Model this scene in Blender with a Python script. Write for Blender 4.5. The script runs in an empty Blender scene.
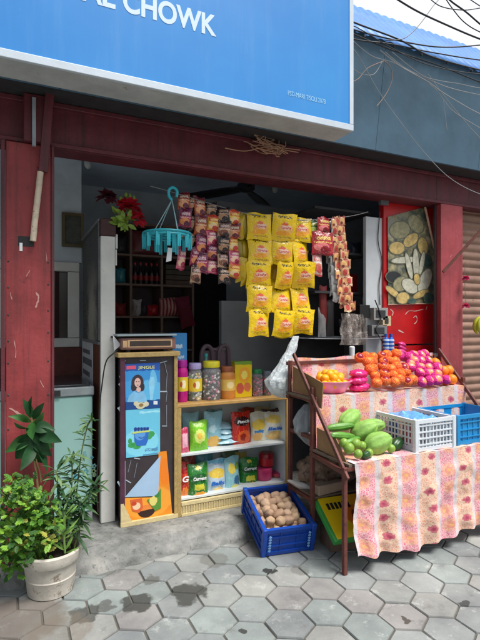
import bpy, bmesh, math, random
from mathutils import Vector, Matrix, Euler, noise
R = random.Random(7)
S = bpy.context.scene
C = S.collection
PI = math.pi
AZ = math.radians(25.4); SA, CA = math.sin(AZ), math.cos(AZ)
F_, HY, EYE = 480.0, 322.0, 1.5

def at(px, py, y):
    """point on the plane Y = y seen at a pixel of the 480x640 photograph"""
    xr = (px-240)/F_; d = y/(CA-SA*xr)
    return Vector((d*(SA+CA*xr), y, EYE+d*(HY-py)/F_))
def gz(px, py, z=0.0):
    xr = (px-240)/F_; d = (z-EYE)*F_/(HY-py)
    return Vector((d*(SA+CA*xr), d*(CA-SA*xr), z))
def lin(c):
    if isinstance(c, str):
        c = [int(c[i:i+2], 16) for i in (0, 2, 4)]
    o = []
    for v in c[:3]:
        v /= 255.0
        o.append(v/12.92 if v <= .04045 else ((v+.055)/1.055)**2.4)
    return (*o, 1.0)

# ------------------------------------------------------------------ materials
class N:
    def __init__(s, name):
        s.m = bpy.data.materials.new(name); s.m.use_nodes = True
        s.t = s.m.node_tree; s.n = s.t.nodes; s.l = s.t.links
        s.b = s.n['Principled BSDF']
        s.tc = s.n.new('ShaderNodeTexCoord')
    def new(s, ty, **k):
        n = s.n.new(ty)
        for a, v in k.items(): setattr(n, a, v)
        return n
    def put(s, sock, v):
        if hasattr(v, 'is_linked') or isinstance(v, bpy.types.NodeSocket): s.l.new(v, sock)
        else: sock.default_value = v
    def math(s, op, a, b=0.0, c=None):
        n = s.new('ShaderNodeMath', operation=op)
        s.put(n.inputs[0], a); s.put(n.inputs[1], b)
        if c is not None: s.put(n.inputs[2], c)
        return n.outputs[0]
    def mix(s, f, a, b, mode='MIX'):
        n = s.new('ShaderNodeMix', data_type='RGBA', blend_type=mode)
        s.put(n.inputs[0], f); s.put(n.inputs[6], a); s.put(n.inputs[7], b)
        return n.outputs[2]
    def noise(s, scale, detail=4, rough=.6, vec=None):
        n = s.new('ShaderNodeTexNoise'); n.inputs['Scale'].default_value = scale
        n.inputs['Detail'].default_value = detail; n.inputs['Roughness'].default_value = rough
        s.l.new(vec if vec is not None else s.tc.outputs['Object'], n.inputs['Vector'])
        return n.outputs['Fac']
    def vor(s, scale, vec=None, feature='F1', rnd=1.0, dim='3D'):
        n = s.new('ShaderNodeTexVoronoi', feature=feature, voronoi_dimensions=dim)
        n.inputs['Scale'].default_value = scale; n.inputs['Randomness'].default_value = rnd
        s.l.new(vec if vec is not None else s.tc.outputs['Object'], n.inputs['Vector'])
        return n
    def ramp(s, f, stops, interp='LINEAR'):
        n = s.new('ShaderNodeValToRGB'); e = n.color_ramp; e.interpolation = interp
        while len(e.elements) < len(stops): e.elements.new(.5)
        for el, (p, c) in zip(e.elements, stops):
            el.position = p; el.color = c if len(c) == 4 else (*c, 1)
        s.put(n.inputs[0], f); return n.outputs[0]
    def step(s, f, a, b):
        n = s.new('ShaderNodeMapRange'); n.inputs[1].default_value = a; n.inputs[2].default_value = b
        s.put(n.inputs[0], f); return n.outputs[0]
    def bump(s, h, strength=.3, dist=.01):
        n = s.new('ShaderNodeBump'); n.inputs['Strength'].default_value = strength
        n.inputs['Distance'].default_value = dist; s.l.new(h, n.inputs['Height'])
        s.l.new(n.outputs[0], s.b.inputs['Normal'])
    def fin(s, col, rough=.6, metal=0, spec=.5, alpha=None):
        s.put(s.b.inputs['Base Color'], col); s.put(s.b.inputs['Roughness'], rough)
        s.b.inputs['Metallic'].default_value = metal
        s.b.inputs['Specular IOR Level'].default_value = spec
        if alpha is not None: s.put(s.b.inputs['Alpha'], alpha)
        return s.m
_cache = {}
def M(name, col, rough=.6, var=.22, scale=9, bump=.15, bscale=70, metal=0, spec=.5, wear=None, wamt=.62, alpha=None, sub=0):
    """plain procedural surface: mottled colour, fine relief, optional worn patches of another colour"""
    if name in _cache: return _cache[name]
    n = N(name); c = lin(col)
    lo = tuple(v*(1-var) for v in c[:3])+(1,); hi = tuple(min(1, v*(1+var)) for v in c[:3])+(1,)
    k = n.ramp(n.noise(scale, 5, .65), [(.3, lo), (.7, hi)])
    if wear:
        k = n.mix(n.step(n.noise(scale*1.7, 8, .75), wamt, wamt+.05), k, lin(wear))
    if bump: n.bump(n.noise(bscale, 4, .6), bump, .004)
    if sub:
        n.b.inputs['Subsurface Weight'].default_value = sub
        n.b.inputs['Subsurface Radius'].default_value = (.02, .02, .015)
    _cache[name] = n.fin(k, rough, metal, spec, alpha); return _cache[name]

def print_mat(name, base, shapes, rough=.3, crinkle=.35, cs=28, axis='Z', wob=.05, alpha=None):
    """printed film or paper: shapes are (kind, cx, cz, rx, rz, colour) in 0..1 across and up the thing"""
    if name in _cache: return _cache[name]
    n = N(name)
    sep = n.new('ShaderNodeSeparateXYZ'); n.l.new(n.tc.outputs['Generated'], sep.inputs[0])
    no = n.noise(7, 5, .65, n.tc.outputs['Generated'])
    d = n.math('MULTIPLY', n.math('SUBTRACT', no, .5), wob*(3.6 if crinkle > .2 else 2))
    x = n.math('ADD', sep.outputs[0], d); z = n.math('SUBTRACT', sep.outputs[axis], d)
    c = lin(base)
    k = n.mix(n.noise(14), tuple(v*.88 for v in c[:3])+(1,), c)
    for (kind, cx, cz, rx, rz, col) in shapes:
        ax = n.math('DIVIDE', n.math('SUBTRACT', x, cx), rx)
        az = n.math('DIVIDE', n.math('SUBTRACT', z, cz), rz)
        if kind == 'e':
            q = n.math('SQRT', n.math('ADD', n.math('MULTIPLY', ax, ax), n.math('MULTIPLY', az, az)))
        else:
            q = n.math('MAXIMUM', n.math('ABSOLUTE', ax), n.math('ABSOLUTE', az))
        m = n.step(q, 1.04, .96)
        if kind == 't':                                            # a line of small print
            mp = n.new('ShaderNodeMapping'); mp.inputs['Scale'].default_value = (30, 1, 30); n.l.new(n.tc.outputs['Generated'], mp.inputs['Vector'])
            m = n.math('MULTIPLY', m, n.step(n.noise(1.0, 2, .5, mp.outputs[0]), .45, .5))
        k = n.mix(m, k, lin(col))
    if crinkle > .2:                                               # busy small print all over the film
        f1 = n.noise(11, 6, .8, n.tc.outputs['Generated']); f2 = n.noise(26, 3, .7, n.tc.outputs['Generated'])
        k = n.mix(n.math('MULTIPLY', n.step(f1, .58, .64), .5), k, (.86, .82, .70, 1))
        k = n.mix(n.math('MULTIPLY', n.step(f1, .40, .34), .45), k, tuple(v*.35 for v in c[:3])+(1,))
        k = n.mix(n.math('MULTIPLY', n.step(f2, .62, .68), .4), k, (.45, .12, .08, 1))
    if crinkle: n.bump(n.noise(cs, 3, .55), crinkle, .02)
    _cache[name] = n.fin(k, rough, 0, .5, alpha); return _cache[name]

# ------------------------------------------------------------------ mesh helper
def wl(o):
    v = Vector((0, 0, 0))
    while o is not None: v += o.location; o = o.parent
    return v
class MB:
    def __init__(s): s.v = []; s.f = []; s.mi = []; s.uv = {}; s.tone = {}
    def add(s, vs, fs, mi=0, uv=None):
        b = len(s.v); s.v += [Vector(p) for p in vs]
        for f in fs: s.f.append([b+i for i in f]); s.mi.append(mi)
        if uv:
            for i, u in enumerate(uv): s.uv[b+i] = u
        return s
    def box(s, c, d, mi=0, rot=None):
        x, y, z = d[0]/2, d[1]/2, d[2]/2
        m = (rot.to_matrix() if hasattr(rot, 'to_matrix') else rot) if rot is not None else Matrix.Identity(3)
        vs = [Vector(c)+m@Vector(p) for p in ((-x,-y,-z),(x,-y,-z),(x,y,-z),(-x,y,-z),(-x,-y,z),(x,-y,z),(x,y,z),(-x,y,z))]
        return s.add(vs, [(0,3,2,1),(4,5,6,7),(0,1,5,4),(1,2,6,5),(2,3,7,6),(3,0,4,7)], mi)
    def b2(s, a, b, mi=0):
        return s.box([(a[i]+b[i])/2 for i in range(3)], [abs(b[i]-a[i]) for i in range(3)], mi)
    def tube(s, pts, r, seg=8, mi=0, cap=True):
        pts = [Vector(p) for p in pts]; n = len(pts)
        rs = r if isinstance(r, (list, tuple)) else [r]*n
        up = None; rings = []
        for i, p in enumerate(pts):
            t = (pts[min(i+1, n-1)]-pts[max(i-1, 0)])
            t = t.normalized() if t.length > 1e-9 else Vector((0, 0, 1))
            if up is None: up = Vector((0, 0, 1)) if abs(t.z) < .9 else Vector((1, 0, 0))
            a = t.cross(up); a = a.normalized() if a.length > 1e-6 else t.orthogonal().normalized()
            up = a.cross(t).normalized()
            rings.append([p+(a*math.cos(2*PI*k/seg)+up*math.sin(2*PI*k/seg))*rs[i] for k in range(seg)])
        vs = [q for ring in rings for q in ring]; fs = []
        for i in range(n-1):
            for k in range(seg):
                fs.append((i*seg+k, i*seg+(k+1) % seg, (i+1)*seg+(k+1) % seg, (i+1)*seg+k))
        if cap: fs += [tuple(range(seg-1, -1, -1)), tuple((n-1)*seg+k for k in range(seg))]
        return s.add(vs, fs, mi)
    def bar(s, a, b, w, h=None, mi=0):
        """rectangular bar between two points"""
        a = Vector(a); b = Vector(b); t = (b-a); L = t.length; t.normalize()
        u = Vector((0, 0, 1)) if abs(t.z) < .95 else Vector((0, 1, 0))
        x = t.cross(u).normalized(); y = x.cross(t).normalized()
        m = Matrix((x, t, y)).transposed()
        return s.box((a+b)/2, (w, L, h or w), mi, m)
    def lathe(s, prof, c=(0, 0, 0), seg=20, mi=0, mis=None, caps=True):
        c = Vector(c); vs = []; n = len(prof)
        for (r, z) in prof:
            vs += [c+Vector((r*math.cos(2*PI*k/seg), r*math.sin(2*PI*k/seg), z)) for k in range(seg)]
        b = len(s.v); s.v += vs
        for i in range(n-1):
            for k in range(seg):
                s.f.append([b+i*seg+k, b+i*seg+(k+1) % seg, b+(i+1)*seg+(k+1) % seg, b+(i+1)*seg+k]); s.mi.append(mis[i] if mis else mi)
        if caps:
            s.f.append([b+k for k in range(seg-1, -1, -1)]); s.mi.append(mi)
            s.f.append([b+(n-1)*seg+k for k in range(seg)]); s.mi.append(mis[-1] if mis else mi)
        return s
    def ell(s, c, r, rot=None, seg=12, rings=8, mi=0, fn=None):
        m = rot.to_matrix() if rot is not None else Matrix.Identity(3); c = Vector(c)
        vs = [Vector((0, 0, 1))]
        for i in range(1, rings):
            a = PI*i/rings
            vs += [Vector((math.sin(a)*math.cos(2*PI*k/seg), math.sin(a)*math.sin(2*PI*k/seg), math.cos(a))) for k in range(seg)]
        vs.append(Vector((0, 0, -1)))
        if fn: vs = [fn(p) for p in vs]
        vs = [c+m@Vector((p.x*r[0], p.y*r[1], p.z*r[2])) for p in vs]
        fs = [(0, 1+k, 1+(k+1) % seg) for k in range(seg)]
        for i in range(rings-2):
            for k in range(seg):
                fs.append((1+i*seg+k, 1+(i+1)*seg+k, 1+(i+1)*seg+(k+1) % seg, 1+i*seg+(k+1) % seg))
        e = len(vs)-1; o = 1+(rings-2)*seg
        fs += [(o+k, e, o+(k+1) % seg) for k in range(seg)]
        return s.add(vs, fs, mi)
    def grid(s, fn, nu, nv, mi=0, uvf=None):
        vs = []; uv = []
        for j in range(nv+1):
            for i in range(nu+1):
                vs.append(fn(i/nu, j/nv)); uv.append(uvf(i/nu, j/nv) if uvf else (i/nu, j/nv))
        fs = [(j*(nu+1)+i, j*(nu+1)+i+1, (j+1)*(nu+1)+i+1, (j+1)*(nu+1)+i) for j in range(nv) for i in range(nu)]
        return s.add(vs, fs, mi, uv)
    def prism(s, poly, y0, y1, mi=0):
        """polygon of (x, z) given thickness from y0 (front) to y1"""
        n = len(poly)
        vs = [(x, y0, z) for x, z in poly]+[(x, y1, z) for x, z in poly]
        fs = [tuple(range(n)), tuple(range(2*n-1, n-1, -1))]+[(i, n+i, n+(i+1) % n, (i+1) % n) for i in range(n)]
        return s.add(vs, fs, mi)
    def leaf(s, p, d, up, L, W, mi=0, droop=.25, fold=.25):
        d = Vector(d).normalized(); up = Vector(up); sd = d.cross(up)
        if sd.length < 1e-4: sd = d.orthogonal()
        sd.normalize(); up = sd.cross(d).normalized(); p = Vector(p)
        pts = []
        for t, w in ((0, .06), (.25, .8), (.55, 1), (.8, .6), (1, .02)):
            c = p+d*L*t-up*droop*L*t*t
            pts += [c-sd*W*w/2+up*fold*W*w/2, c, c+sd*W*w/2+up*fold*W*w/2]
        fs = []
        for i in range(4):
            for k in (0, 1): fs.append((3*i+k, 3*i+k+1, 3*i+k+4, 3*i+k+3))
        return s.add(pts, fs, mi)
    def build(s, name, mats, parent=None, smooth=True, bevel=0, ang=40, solid=0, sub=0, origin=None):
        if not isinstance(mats, (list, tuple)): mats = [mats]
        if parent is not None: off = wl(parent)
        elif origin is not None: off = Vector(origin)
        else:
            xs = [p.x for p in s.v]; ys = [p.y for p in s.v]; zs = [p.z for p in s.v]
            off = Vector(((min(xs)+max(xs))/2, (min(ys)+max(ys))/2, min(zs)))
        me = bpy.data.meshes.new(name)
        me.from_pydata([tuple(p-off) for p in s.v], [], s.f)
        for m in mats: me.materials.append(m)
        me.polygons.foreach_set('material_index', s.mi)
        if s.uv:
            u = me.uv_layers.new(name='UVMap')
            for lp in me.loops: u.data[lp.index].uv = s.uv.get(lp.vertex_index, (0, 0))
        if s.tone:
            a = me.color_attributes.new('tone', 'FLOAT_COLOR', 'POINT')
            for i, t in s.tone.items(): a.data[i].color = (*t, 1) if not isinstance(t, float) else (t, t, t, 1)
        bm = bmesh.new(); bm.from_mesh(me); bmesh.ops.recalc_face_normals(bm, faces=bm.faces); bm.to_mesh(me); bm.free()
        if smooth:
            me.polygons.foreach_set('use_smooth', [True]*len(me.polygons))
            me.set_sharp_from_angle(angle=math.radians(ang))
        o = bpy.data.objects.new(name, me); C.objects.link(o)
        if parent is not None: o.parent = parent
        else: o.location = off
        if bevel:
            b = o.modifiers.new('Bevel', 'BEVEL'); b.width = bevel; b.segments = 2; b.limit_method = 'ANGLE'; b.angle_limit = math.radians(40)
        if solid:
            b = o.modifiers.new('Solidify', 'SOLIDIFY'); b.thickness = solid; b.offset = 0
        if sub:
            b = o.modifiers.new('Subdivision', 'SUBSURF'); b.levels = sub; b.render_levels = sub
        return o
def tag(o, label, cat, group=None):
    o['label'] = label; o['category'] = cat
    if group: o['group'] = group
    return o
def thing(name, loc, label, cat, group=None):
    o = bpy.data.objects.new(name, None); C.objects.link(o); o.location = loc
    o.empty_display_size = .05
    return tag(o, label, cat, group)
def struct(o): o['kind'] = 'structure'; return o
def stuff(o): o['kind'] = 'stuff'; return o
KIDS = {}
def copy_tree(o, loc=None, rot=None, scale=None, parent=None, label=None):
    c = o.copy(); C.objects.link(c)
    if parent is not None: c.parent = parent
    if loc is not None: c.location = loc
    if rot is not None: c.rotation_euler = rot
    if scale is not None: c.scale = scale
    if label: c['label'] = label
    for ch in [k for k in bpy.data.objects if k.parent == o]: copy_tree(ch, parent=c)
    return c
def text(name, body, width, height, loc, mat, parent=None, rot=(PI/2, 0, 0), ext=.0012, bold=0.0, shear=0):
    cu = bpy.data.curves.new(name, 'FONT'); cu.body = body; cu.extrude = ext; cu.offset = bold; cu.resolution_u = 10; cu.shear = shear
    o = bpy.data.objects.new(name, cu); C.objects.link(o)
    dg = bpy.context.evaluated_depsgraph_get(); dg.update()
    me = bpy.data.meshes.new_from_object(o.evaluated_get(dg)); bpy.data.objects.remove(o); bpy.data.curves.remove(cu)
    xs = [v.co.x for v in me.vertices]; ys = [v.co.y for v in me.vertices]
    sx = width/(max(xs)-min(xs)); sy = height/(max(ys)-min(ys)); mx, my = min(xs), min(ys)
    rm = Euler(rot).to_matrix()
    for v in me.vertices:
        v.co = rm@Vector(((v.co.x-mx)*sx, (v.co.y-my)*sy, v.co.z))
    me.materials.clear(); me.materials.append(mat)
    t = bpy.data.objects.new(name, me); C.objects.link(t)
    t.location = Vector(loc)-(wl(parent) if parent else Vector())
    if parent: t.parent = parent
    return t

def catm(pts, k=8):
    out = []; P = [pts[0]]+list(pts)+[pts[-1]]
    for i in range(1, len(P)-2):
        for j in range(k):
            t = j/k; a, b, c, d = P[i-1], P[i], P[i+1], P[i+2]
            out.append(.5*((2*b)+(c-a)*t+(2*a-5*b+4*c-d)*t*t+(3*b-a-3*c+d)*t**3))
    out.append(P[-2]); return out

def flake(pts, y, w_, mat, parent, name='peeled_scratch'):
    P = catm([at(a, b, y) for a, b in pts], 4); rr = random.Random(int(pts[0][0]*7+pts[0][1])); L = []; Q = []
    for i, p in enumerate(P):
        t = (P[min(i+1, len(P)-1)]-P[max(i-1, 0)]).normalized(); n_ = Vector((-t.z, 0, t.x)); e = .15 if i in (0, len(P)-1) else 1
        L.append(p+n_*w_*e*rr.uniform(.2, 1)); Q.append(p-n_*w_*e*rr.uniform(.2, 1))
    m = MB()
    for i in range(len(P)-1): m.prism([(L[i].x, L[i].z), (L[i+1].x, L[i+1].z), (Q[i+1].x, Q[i+1].z), (Q[i].x, Q[i].z)], y-.0005, y)
    return m.build(name, mat, parent, False)
# ------------------------------------------------------------------ light, sky, camera
S.view_settings.view_transform = 'Standard'; S.view_settings.look = 'None'
S.view_settings.gamma = 1; S.view_settings.use_curve_mapping = False
S.view_settings.exposure = 0.82
W = bpy.data.worlds.new('World'); S.world = W; W.use_nodes = True
wn = W.node_tree.nodes; wlk = W.node_tree.links
bg = wn['Background']; bg.inputs['Strength'].default_value = .066
sky = wn.new('ShaderNodeTexSky'); sky.sky_type = 'NISHITA'; sky.sun_disc = False
SUN_EL, SUN_ROT = math.radians(64), math.radians(150)
sky.sun_elevation = SUN_EL; sky.sun_rotation = SUN_ROT; sky.air_density = 1.2; sky.dust_density = 3.5
hs = wn.new('ShaderNodeHueSaturation'); hs.inputs['Saturation'].default_value = .5; hs.inputs['Value'].default_value = 1.15
wlk.new(sky.outputs[0], hs.inputs['Color']); 
wg = wn.new('ShaderNodeTexCoord'); wsep = wn.new('ShaderNodeSeparateXYZ'); wlk.new(wg.outputs['Generated'], wsep.inputs[0])
wno = wn.new('ShaderNodeTexNoise'); wno.inputs['Scale'].default_value = 3.5; wno.inputs['Detail'].default_value = 6; wlk.new(wg.outputs['Generated'], wno.inputs['Vector'])
wad = wn.new('ShaderNodeMath'); wad.operation = 'ADD'; wlk.new(wsep.outputs['Y'], wad.inputs[0]); wlk.new(wno.outputs['Fac'], wad.inputs[1])
wmr = wn.new('ShaderNodeMapRange'); wmr.inputs[1].default_value = .6; wmr.inputs[2].default_value = 1.05; wlk.new(wad.outputs[0], wmr.inputs[0])
wmx = wn.new('ShaderNodeMix'); wmx.data_type = 'RGBA'; wlk.new(wmr.outputs[0], wmx.inputs[0]); wlk.new(hs.outputs[0], wmx.inputs[6]); wmx.inputs[7].default_value = (9.0, 9.3, 9.8, 1)
wlk.new(wmx.outputs[2], bg.inputs['Color'])
sl = bpy.data.lights.new('sun', 'SUN'); sl.energy = 2.7; sl.angle = math.radians(26); sl.color = (1, .97, .94)
so = bpy.data.objects.new('sun', sl); C.objects.link(so)
D = Vector((math.sin(SUN_ROT)*math.cos(SUN_EL), math.cos(SUN_ROT)*math.cos(SUN_EL), math.sin(SUN_EL)))
so.rotation_euler = D.to_track_quat('Z', 'Y').to_euler(); so.location = (2, -6, 9)
cam = bpy.data.cameras.new('camera'); co = bpy.data.objects.new('camera', cam); C.objects.link(co); S.camera = co
co.location = (0, 0, EYE); co.rotation_euler = (PI/2, 0, -AZ)
cam.sensor_fit = 'VERTICAL'; cam.sensor_height = 36; cam.lens = 36*F_/640; cam.shift_y = (HY-320)/640
cam.clip_end = 2000; cam.clip_start = .05

# ------------------------------------------------------------------ common materials
def redmat(nm, c, rust, chip, k1=.6):
    n = N(nm); mp = n.new('ShaderNodeMapping'); mp.inputs['Scale'].default_value = (14, 14, .9); n.l.new(n.tc.outputs['Object'], mp.inputs['Vector'])
    k = n.ramp(n.noise(4, 7, .7), [(.3, tuple(v*.72 for v in lin(c)[:3])), (.5, lin(c)), (.72, tuple(min(1, v*1.25+.01) for v in lin(c)[:3]))])
    k = n.mix(n.math('MULTIPLY', n.step(n.noise(1.3, 6, .72, mp.outputs[0]), .48, .68), .75), k, lin(rust))      # runs
    k = n.mix(n.math('MULTIPLY', n.step(n.noise(10, 9, .8), .60, .66), .7), k, lin(rust))
    k = n.mix(n.math('MULTIPLY', n.step(n.noise(17, 9, .82), .645, .67), .75), k, lin(chip))
    n.bump(n.math('ADD', n.noise(6, 5, .6), n.math('MULTIPLY', n.noise(50, 5, .7), .35)), .4, .012)
    return n.fin(k, .55)
RED = redmat('red paint', (140, 50, 52), (76, 36, 38), (170, 104, 98)); DRED = redmat('red paint darkened for shade', (98, 36, 46), (58, 34, 36), (128, 92, 88))  # second red is darkened so the beam and pillar top look shaded
BRED = M('bright red paint', (185, 14, 22), .35, .18, 6, .1, 40, wear=(225, 205, 195), wamt=.74)
PINKRED = redmat('faded pink red paint', (158, 64, 70), (124, 52, 54), (206, 140, 136))
WHITE = M('white paint', (214, 214, 208), .5, .1, 6, .15, 50, wear=(150, 140, 128), wamt=.68)
CONC = M('concrete', (168, 166, 160), .9, .25, 7, .6, 45, wear=(205, 200, 190), wamt=.60)
DARKM = M('dark metal', (50, 52, 54), .5, .3, 12)
BLACK = M('black plastic', (22, 22, 24), .4, .2, 12)
RUST = M('rusty steel', (98, 52, 44), .65, .35, 14, .4, 60, wear=(60, 38, 34), wamt=.58)
WOODY = M('yellow brown wood', (186, 146, 84), .5, .2, 10, .2, 60)
GOLD = M('gold trim', (176, 148, 92), .45, .25, 40, .5, 130)
CREAM = M('carved cream trim', (214, 196, 146), .5, .15, 30, .3, 90)
CARD = M('cardboard', (150, 116, 80), .85, .15, 8, .2, 50)
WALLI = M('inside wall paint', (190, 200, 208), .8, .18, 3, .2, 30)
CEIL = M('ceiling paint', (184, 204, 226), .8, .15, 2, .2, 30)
PAPER = M('white paper', (225, 228, 230), .7, .06, 8, .1, 40)

# ------------------------------------------------------------------ the ground
g = MB().add([(-300, -300, -.009), (300, -300, -.009), (300, 300, -.009), (-300, 300, -.009)], [(0, 1, 2, 3)])
struct(g.build('ground', M('sandy joints', (92, 88, 80), .95, .25, 12, .6, 50), origin=(0, 0, 0)))
def paver_mat():
    n = N('grey paver concrete')
    at_ = n.new('ShaderNodeVertexColor', layer_name='tone')
    k = n.mix(n.step(n.noise(3.2, 6, .65), .3, .75), (.62, .62, .63, 1), (1.12, 1.12, 1.1, 1))
    c = n.mix(1.0, at_.outputs[0], k, 'MULTIPLY')
    f = n.noise(120, 3, .7)
    c = n.mix(n.math('MULTIPLY', n.step(f, .58, .75), .6), c, lin((110, 112, 112)))
    c = n.mix(n.math('MULTIPLY', n.step(n.noise(8, 9, .78), .56, .66), .5), c, lin((186, 188, 184)))
    c = n.mix(n.math('MULTIPLY', n.step(n.noise(5.3, 9, .74), .43, .34), .5), c, lin((96, 97, 94)))
    # spills and brown dirt that lie on the pavement at fixed spots
    wob = n.new('ShaderNodeTexNoise'); wob.inputs['Scale'].default_value = 11; wob.inputs['Detail'].default_value = 6
    n.l.new(n.tc.outputs['Object'], wob.inputs['Vector'])
    sc = n.new('ShaderNodeVectorMath', operation='SCALE'); sc.inputs['Scale'].default_value = .16
    su = n.new('ShaderNodeVectorMath', operation='SUBTRACT'); su.inputs[1].default_value = (.5, .5, .5)
    n.l.new(wob.outputs['Color'], su.inputs[0]); n.l.new(su.outputs[0], sc.inputs[0])
    ad = n.new('ShaderNodeVectorMath', operation='ADD'); n.l.new(n.tc.outputs['Object'], ad.inputs[0]); n.l.new(sc.outputs[0], ad.inputs[1])
    spots = [((105, 606), .05, (70, 70, 66), .7), ((137, 603), .085, (58, 58, 54), .88), ((188, 593), .10, (60, 60, 56), .88), ((270, 572), .04, (45, 46, 46), .95),
             ((86, 614), .085, (66, 66, 62), .85), ((242, 628), .025, (52, 52, 50), .9), ((407, 620), .022, (70, 64, 58), .9), ((462, 603), .03, (60, 60, 58), .9),
             ((20, 620), .22, (98, 86, 76), .7), ((60, 632), .16, (110, 100, 88), .5), ((110, 568), .09, (92, 90, 84), .6), ((250, 540), .12, (100, 98, 92), .55), ((150, 580), .05, (84, 82, 76), .7),
             ((215, 560), .10, (92, 90, 84), .5), ((300, 570), .06, (96, 94, 88), .5)]
    for (p, r, col, a) in spots:
        q = gz(*p); vd = n.new('ShaderNodeVectorMath', operation='DISTANCE')
        n.l.new(ad.outputs[0], vd.inputs[0]); vd.inputs[1].default_value = (q.x, q.y, 0)
        c = n.mix(n.math('MULTIPLY', n.step(vd.outputs['Value'], r*1.06, r*.86), a), c, lin(col))
    h = n.math('ADD', n.math('MULTIPLY', n.noise(90, 5, .7), .5), n.noise(18, 4, .6))
    n.bump(h, .35, .006)
    return n.fin(c, .82, 0, .3)
pv = MB(); A0 = .222
tones = [(150, 153, 151), (156, 158, 154), (146, 151, 149), (152, 149, 146), (147, 154, 151), (158, 158, 153), (143, 147, 146)]
for j in range(-34, 13):
    for i in range(-22, 34):
        cx = 1.692+A0*(i+(j % 2)*.5); cy = 2.053+A0*.866*j
        if cx < -3.4 or cx > 7.2 or cy > 3.5: continue
        dz = R.uniform(-.0025, .0025); tx, ty = R.uniform(-.008, .008), R.uniform(-.008, .008)
        r1, r0 = A0/math.sqrt(3)-.0038, A0/math.sqrt(3)-.0085
        vs = []
        for rr, zz in ((r1, -.03), (r1, -.008), (r0, 0)):
            for k in range(6):
                a = PI/6+k*PI/3; x, y = rr*math.cos(a), rr*math.sin(a)
                vs.append((cx+x, cy+y, zz+dz+tx*x+ty*y))
        fs = [(12, 13, 14, 15, 16, 17)]+[(b+k, b+(k+1) % 6, b+6+(k+1) % 6, b+6+k) for b in (0, 6) for k in range(6)]
        b = len(pv.v); pv.add(vs, fs); t = lin(R.choice(tones)); u = R.uniform(.9, 1.08)
        for q in range(18): w_ = u*(.93 if q > 11 else .66); pv.tone[b+q] = (t[0]*w_*.98, t[1]*w_, t[2]*w_*1.01)
struct(pv.build('pavement', paver_mat(), smooth=False, origin=(0, 0, 0)))

# rough concrete step in front of the shop
def stepf(u, v):
    x = -2.6+u*8.6
    prof = [(2.955, -.02), (2.985, .03), (3.03, .068), (3.075, .088), (3.14, .094), (3.3, .098), (3.6, .1), (5.4, .1)]
    t = v*(len(prof)-1); i = min(int(t), len(prof)-2); f = t-i
    y = prof[i][0]*(1-f)+prof[i+1][0]*f; z = prof[i][1]*(1-f)+prof[i+1][1]*f
    if y < 3.28:
        q = noise.fractal(Vector((x*3.1, y*4, 1.7)), .9, 2.1, 5)
        k = min(1, (3.28-y)/.15)
        y += .055*q*k*(1 if y < 3.1 else .2); z += .014*noise.fractal(Vector((x*9, y*9, 4.1)), .8, 2.2, 4)*k
    return (x, y, z)
def step_mat():
    n = N('broken concrete step')
    k = n.ramp(n.noise(5, 8, .7), [(.3, lin((84, 86, 84))), (.5, lin((128, 129, 126))), (.7, lin((164, 163, 157)))])
    k = n.mix(n.math('MULTIPLY', n.step(n.noise(22, 6, .7), .58, .64), .7), k, lin((84, 84, 80)))
    n.bump(n.noise(40, 8, .75), .7, .012)
    return n.fin(k, .9, 0, .25)
struct(MB().grid(stepf, 330, 42).build('concrete_step', step_mat(), ang=60, origin=(0, 0, 0)))

# ------------------------------------------------------------------ the shop building
shop = thing('shop_building', (1.8, 3.3, 0), 'small open-front roadside shop with dark red steel pillars and beam', 'shop')
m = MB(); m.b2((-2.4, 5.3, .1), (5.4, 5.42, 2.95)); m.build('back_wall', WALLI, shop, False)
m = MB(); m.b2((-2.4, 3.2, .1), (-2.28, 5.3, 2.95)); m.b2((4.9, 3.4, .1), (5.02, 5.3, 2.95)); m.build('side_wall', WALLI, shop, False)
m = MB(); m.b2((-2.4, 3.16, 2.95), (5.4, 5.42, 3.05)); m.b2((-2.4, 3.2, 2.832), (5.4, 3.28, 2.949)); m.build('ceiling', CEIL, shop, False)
m = MB(); m.b2((-3.2, 3.13, 2.56), (3.44, 3.3, 2.83)); m.b2((3.44, 3.13, 2.56), (6.0, 3.3, 2.83))
m.b2((-3.2, 3.10, 2.56), (6.0, 3.128, 2.585)); m.b2((-3.2, 3.10, 2.80), (6.0, 3.128, 2.83))
m.build('beam', DRED, shop, bevel=.004)
# left pillar: boxed steel with a flange, bolts and a chipped slot
m = MB(); m.b2((-.035, 3.08, .1), (.212, 3.128, 2.55)); m.b2((.06, 3.04, 2.553), (.212, 3.098, 2.83))
m.mi = [0]*6+[1]*6  # upper piece takes the darker red, shade under the sign put into colour
pl = m.build('pillar', [RED, DRED], shop, bevel=.006)
m = MB(); m.b2((-.058, 3.072, .1), (-.037, 3.09, 2.55)); m.b2((.2125, 3.072, .1), (.228, 3.09, 2.55)); m.build('flange', DRED, pl, bevel=.002)
for z in (.9, 1.08, 1.25, 1.42, 1.55, 1.72, 1.84):
    for x in (-.02, .195): MB().ell((x, 3.079, z+R.uniform(-.03, .03)), (.005, .004, .005), seg=8, rings=5).build('bolt', DARKM, pl)
for pts_, w_ in (([(36, 292), (38.5, 298), (37, 303), (36, 308)], .010), ([(26, 277), (30, 270)], .004), ([(9, 408), (15, 411), (22, 416)], .012), ([(46, 252), (47, 262)], .003), ([(14, 340), (16, 352), (15, 358)], .004), ([(40, 380), (44, 388)], .004), ([(10, 292), (12, 300)], .004)):
    flake(pts_, 3.0790, w_*.8, M('pale chipped paint', (186, 138, 130), .8, .2, 40), pl)
m = MB(); m.b2((.105, 3.018, 2.52), (.125, 3.036, 2.80)); m.build('conduit', M('grey conduit', (140, 150, 160), .5), pl)
m = MB(); m.bar(at(50, 92, 3.02), at(43, 172, 3.05), .05, .03); m.build('brace', DRED, pl, bevel=.003)
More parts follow.
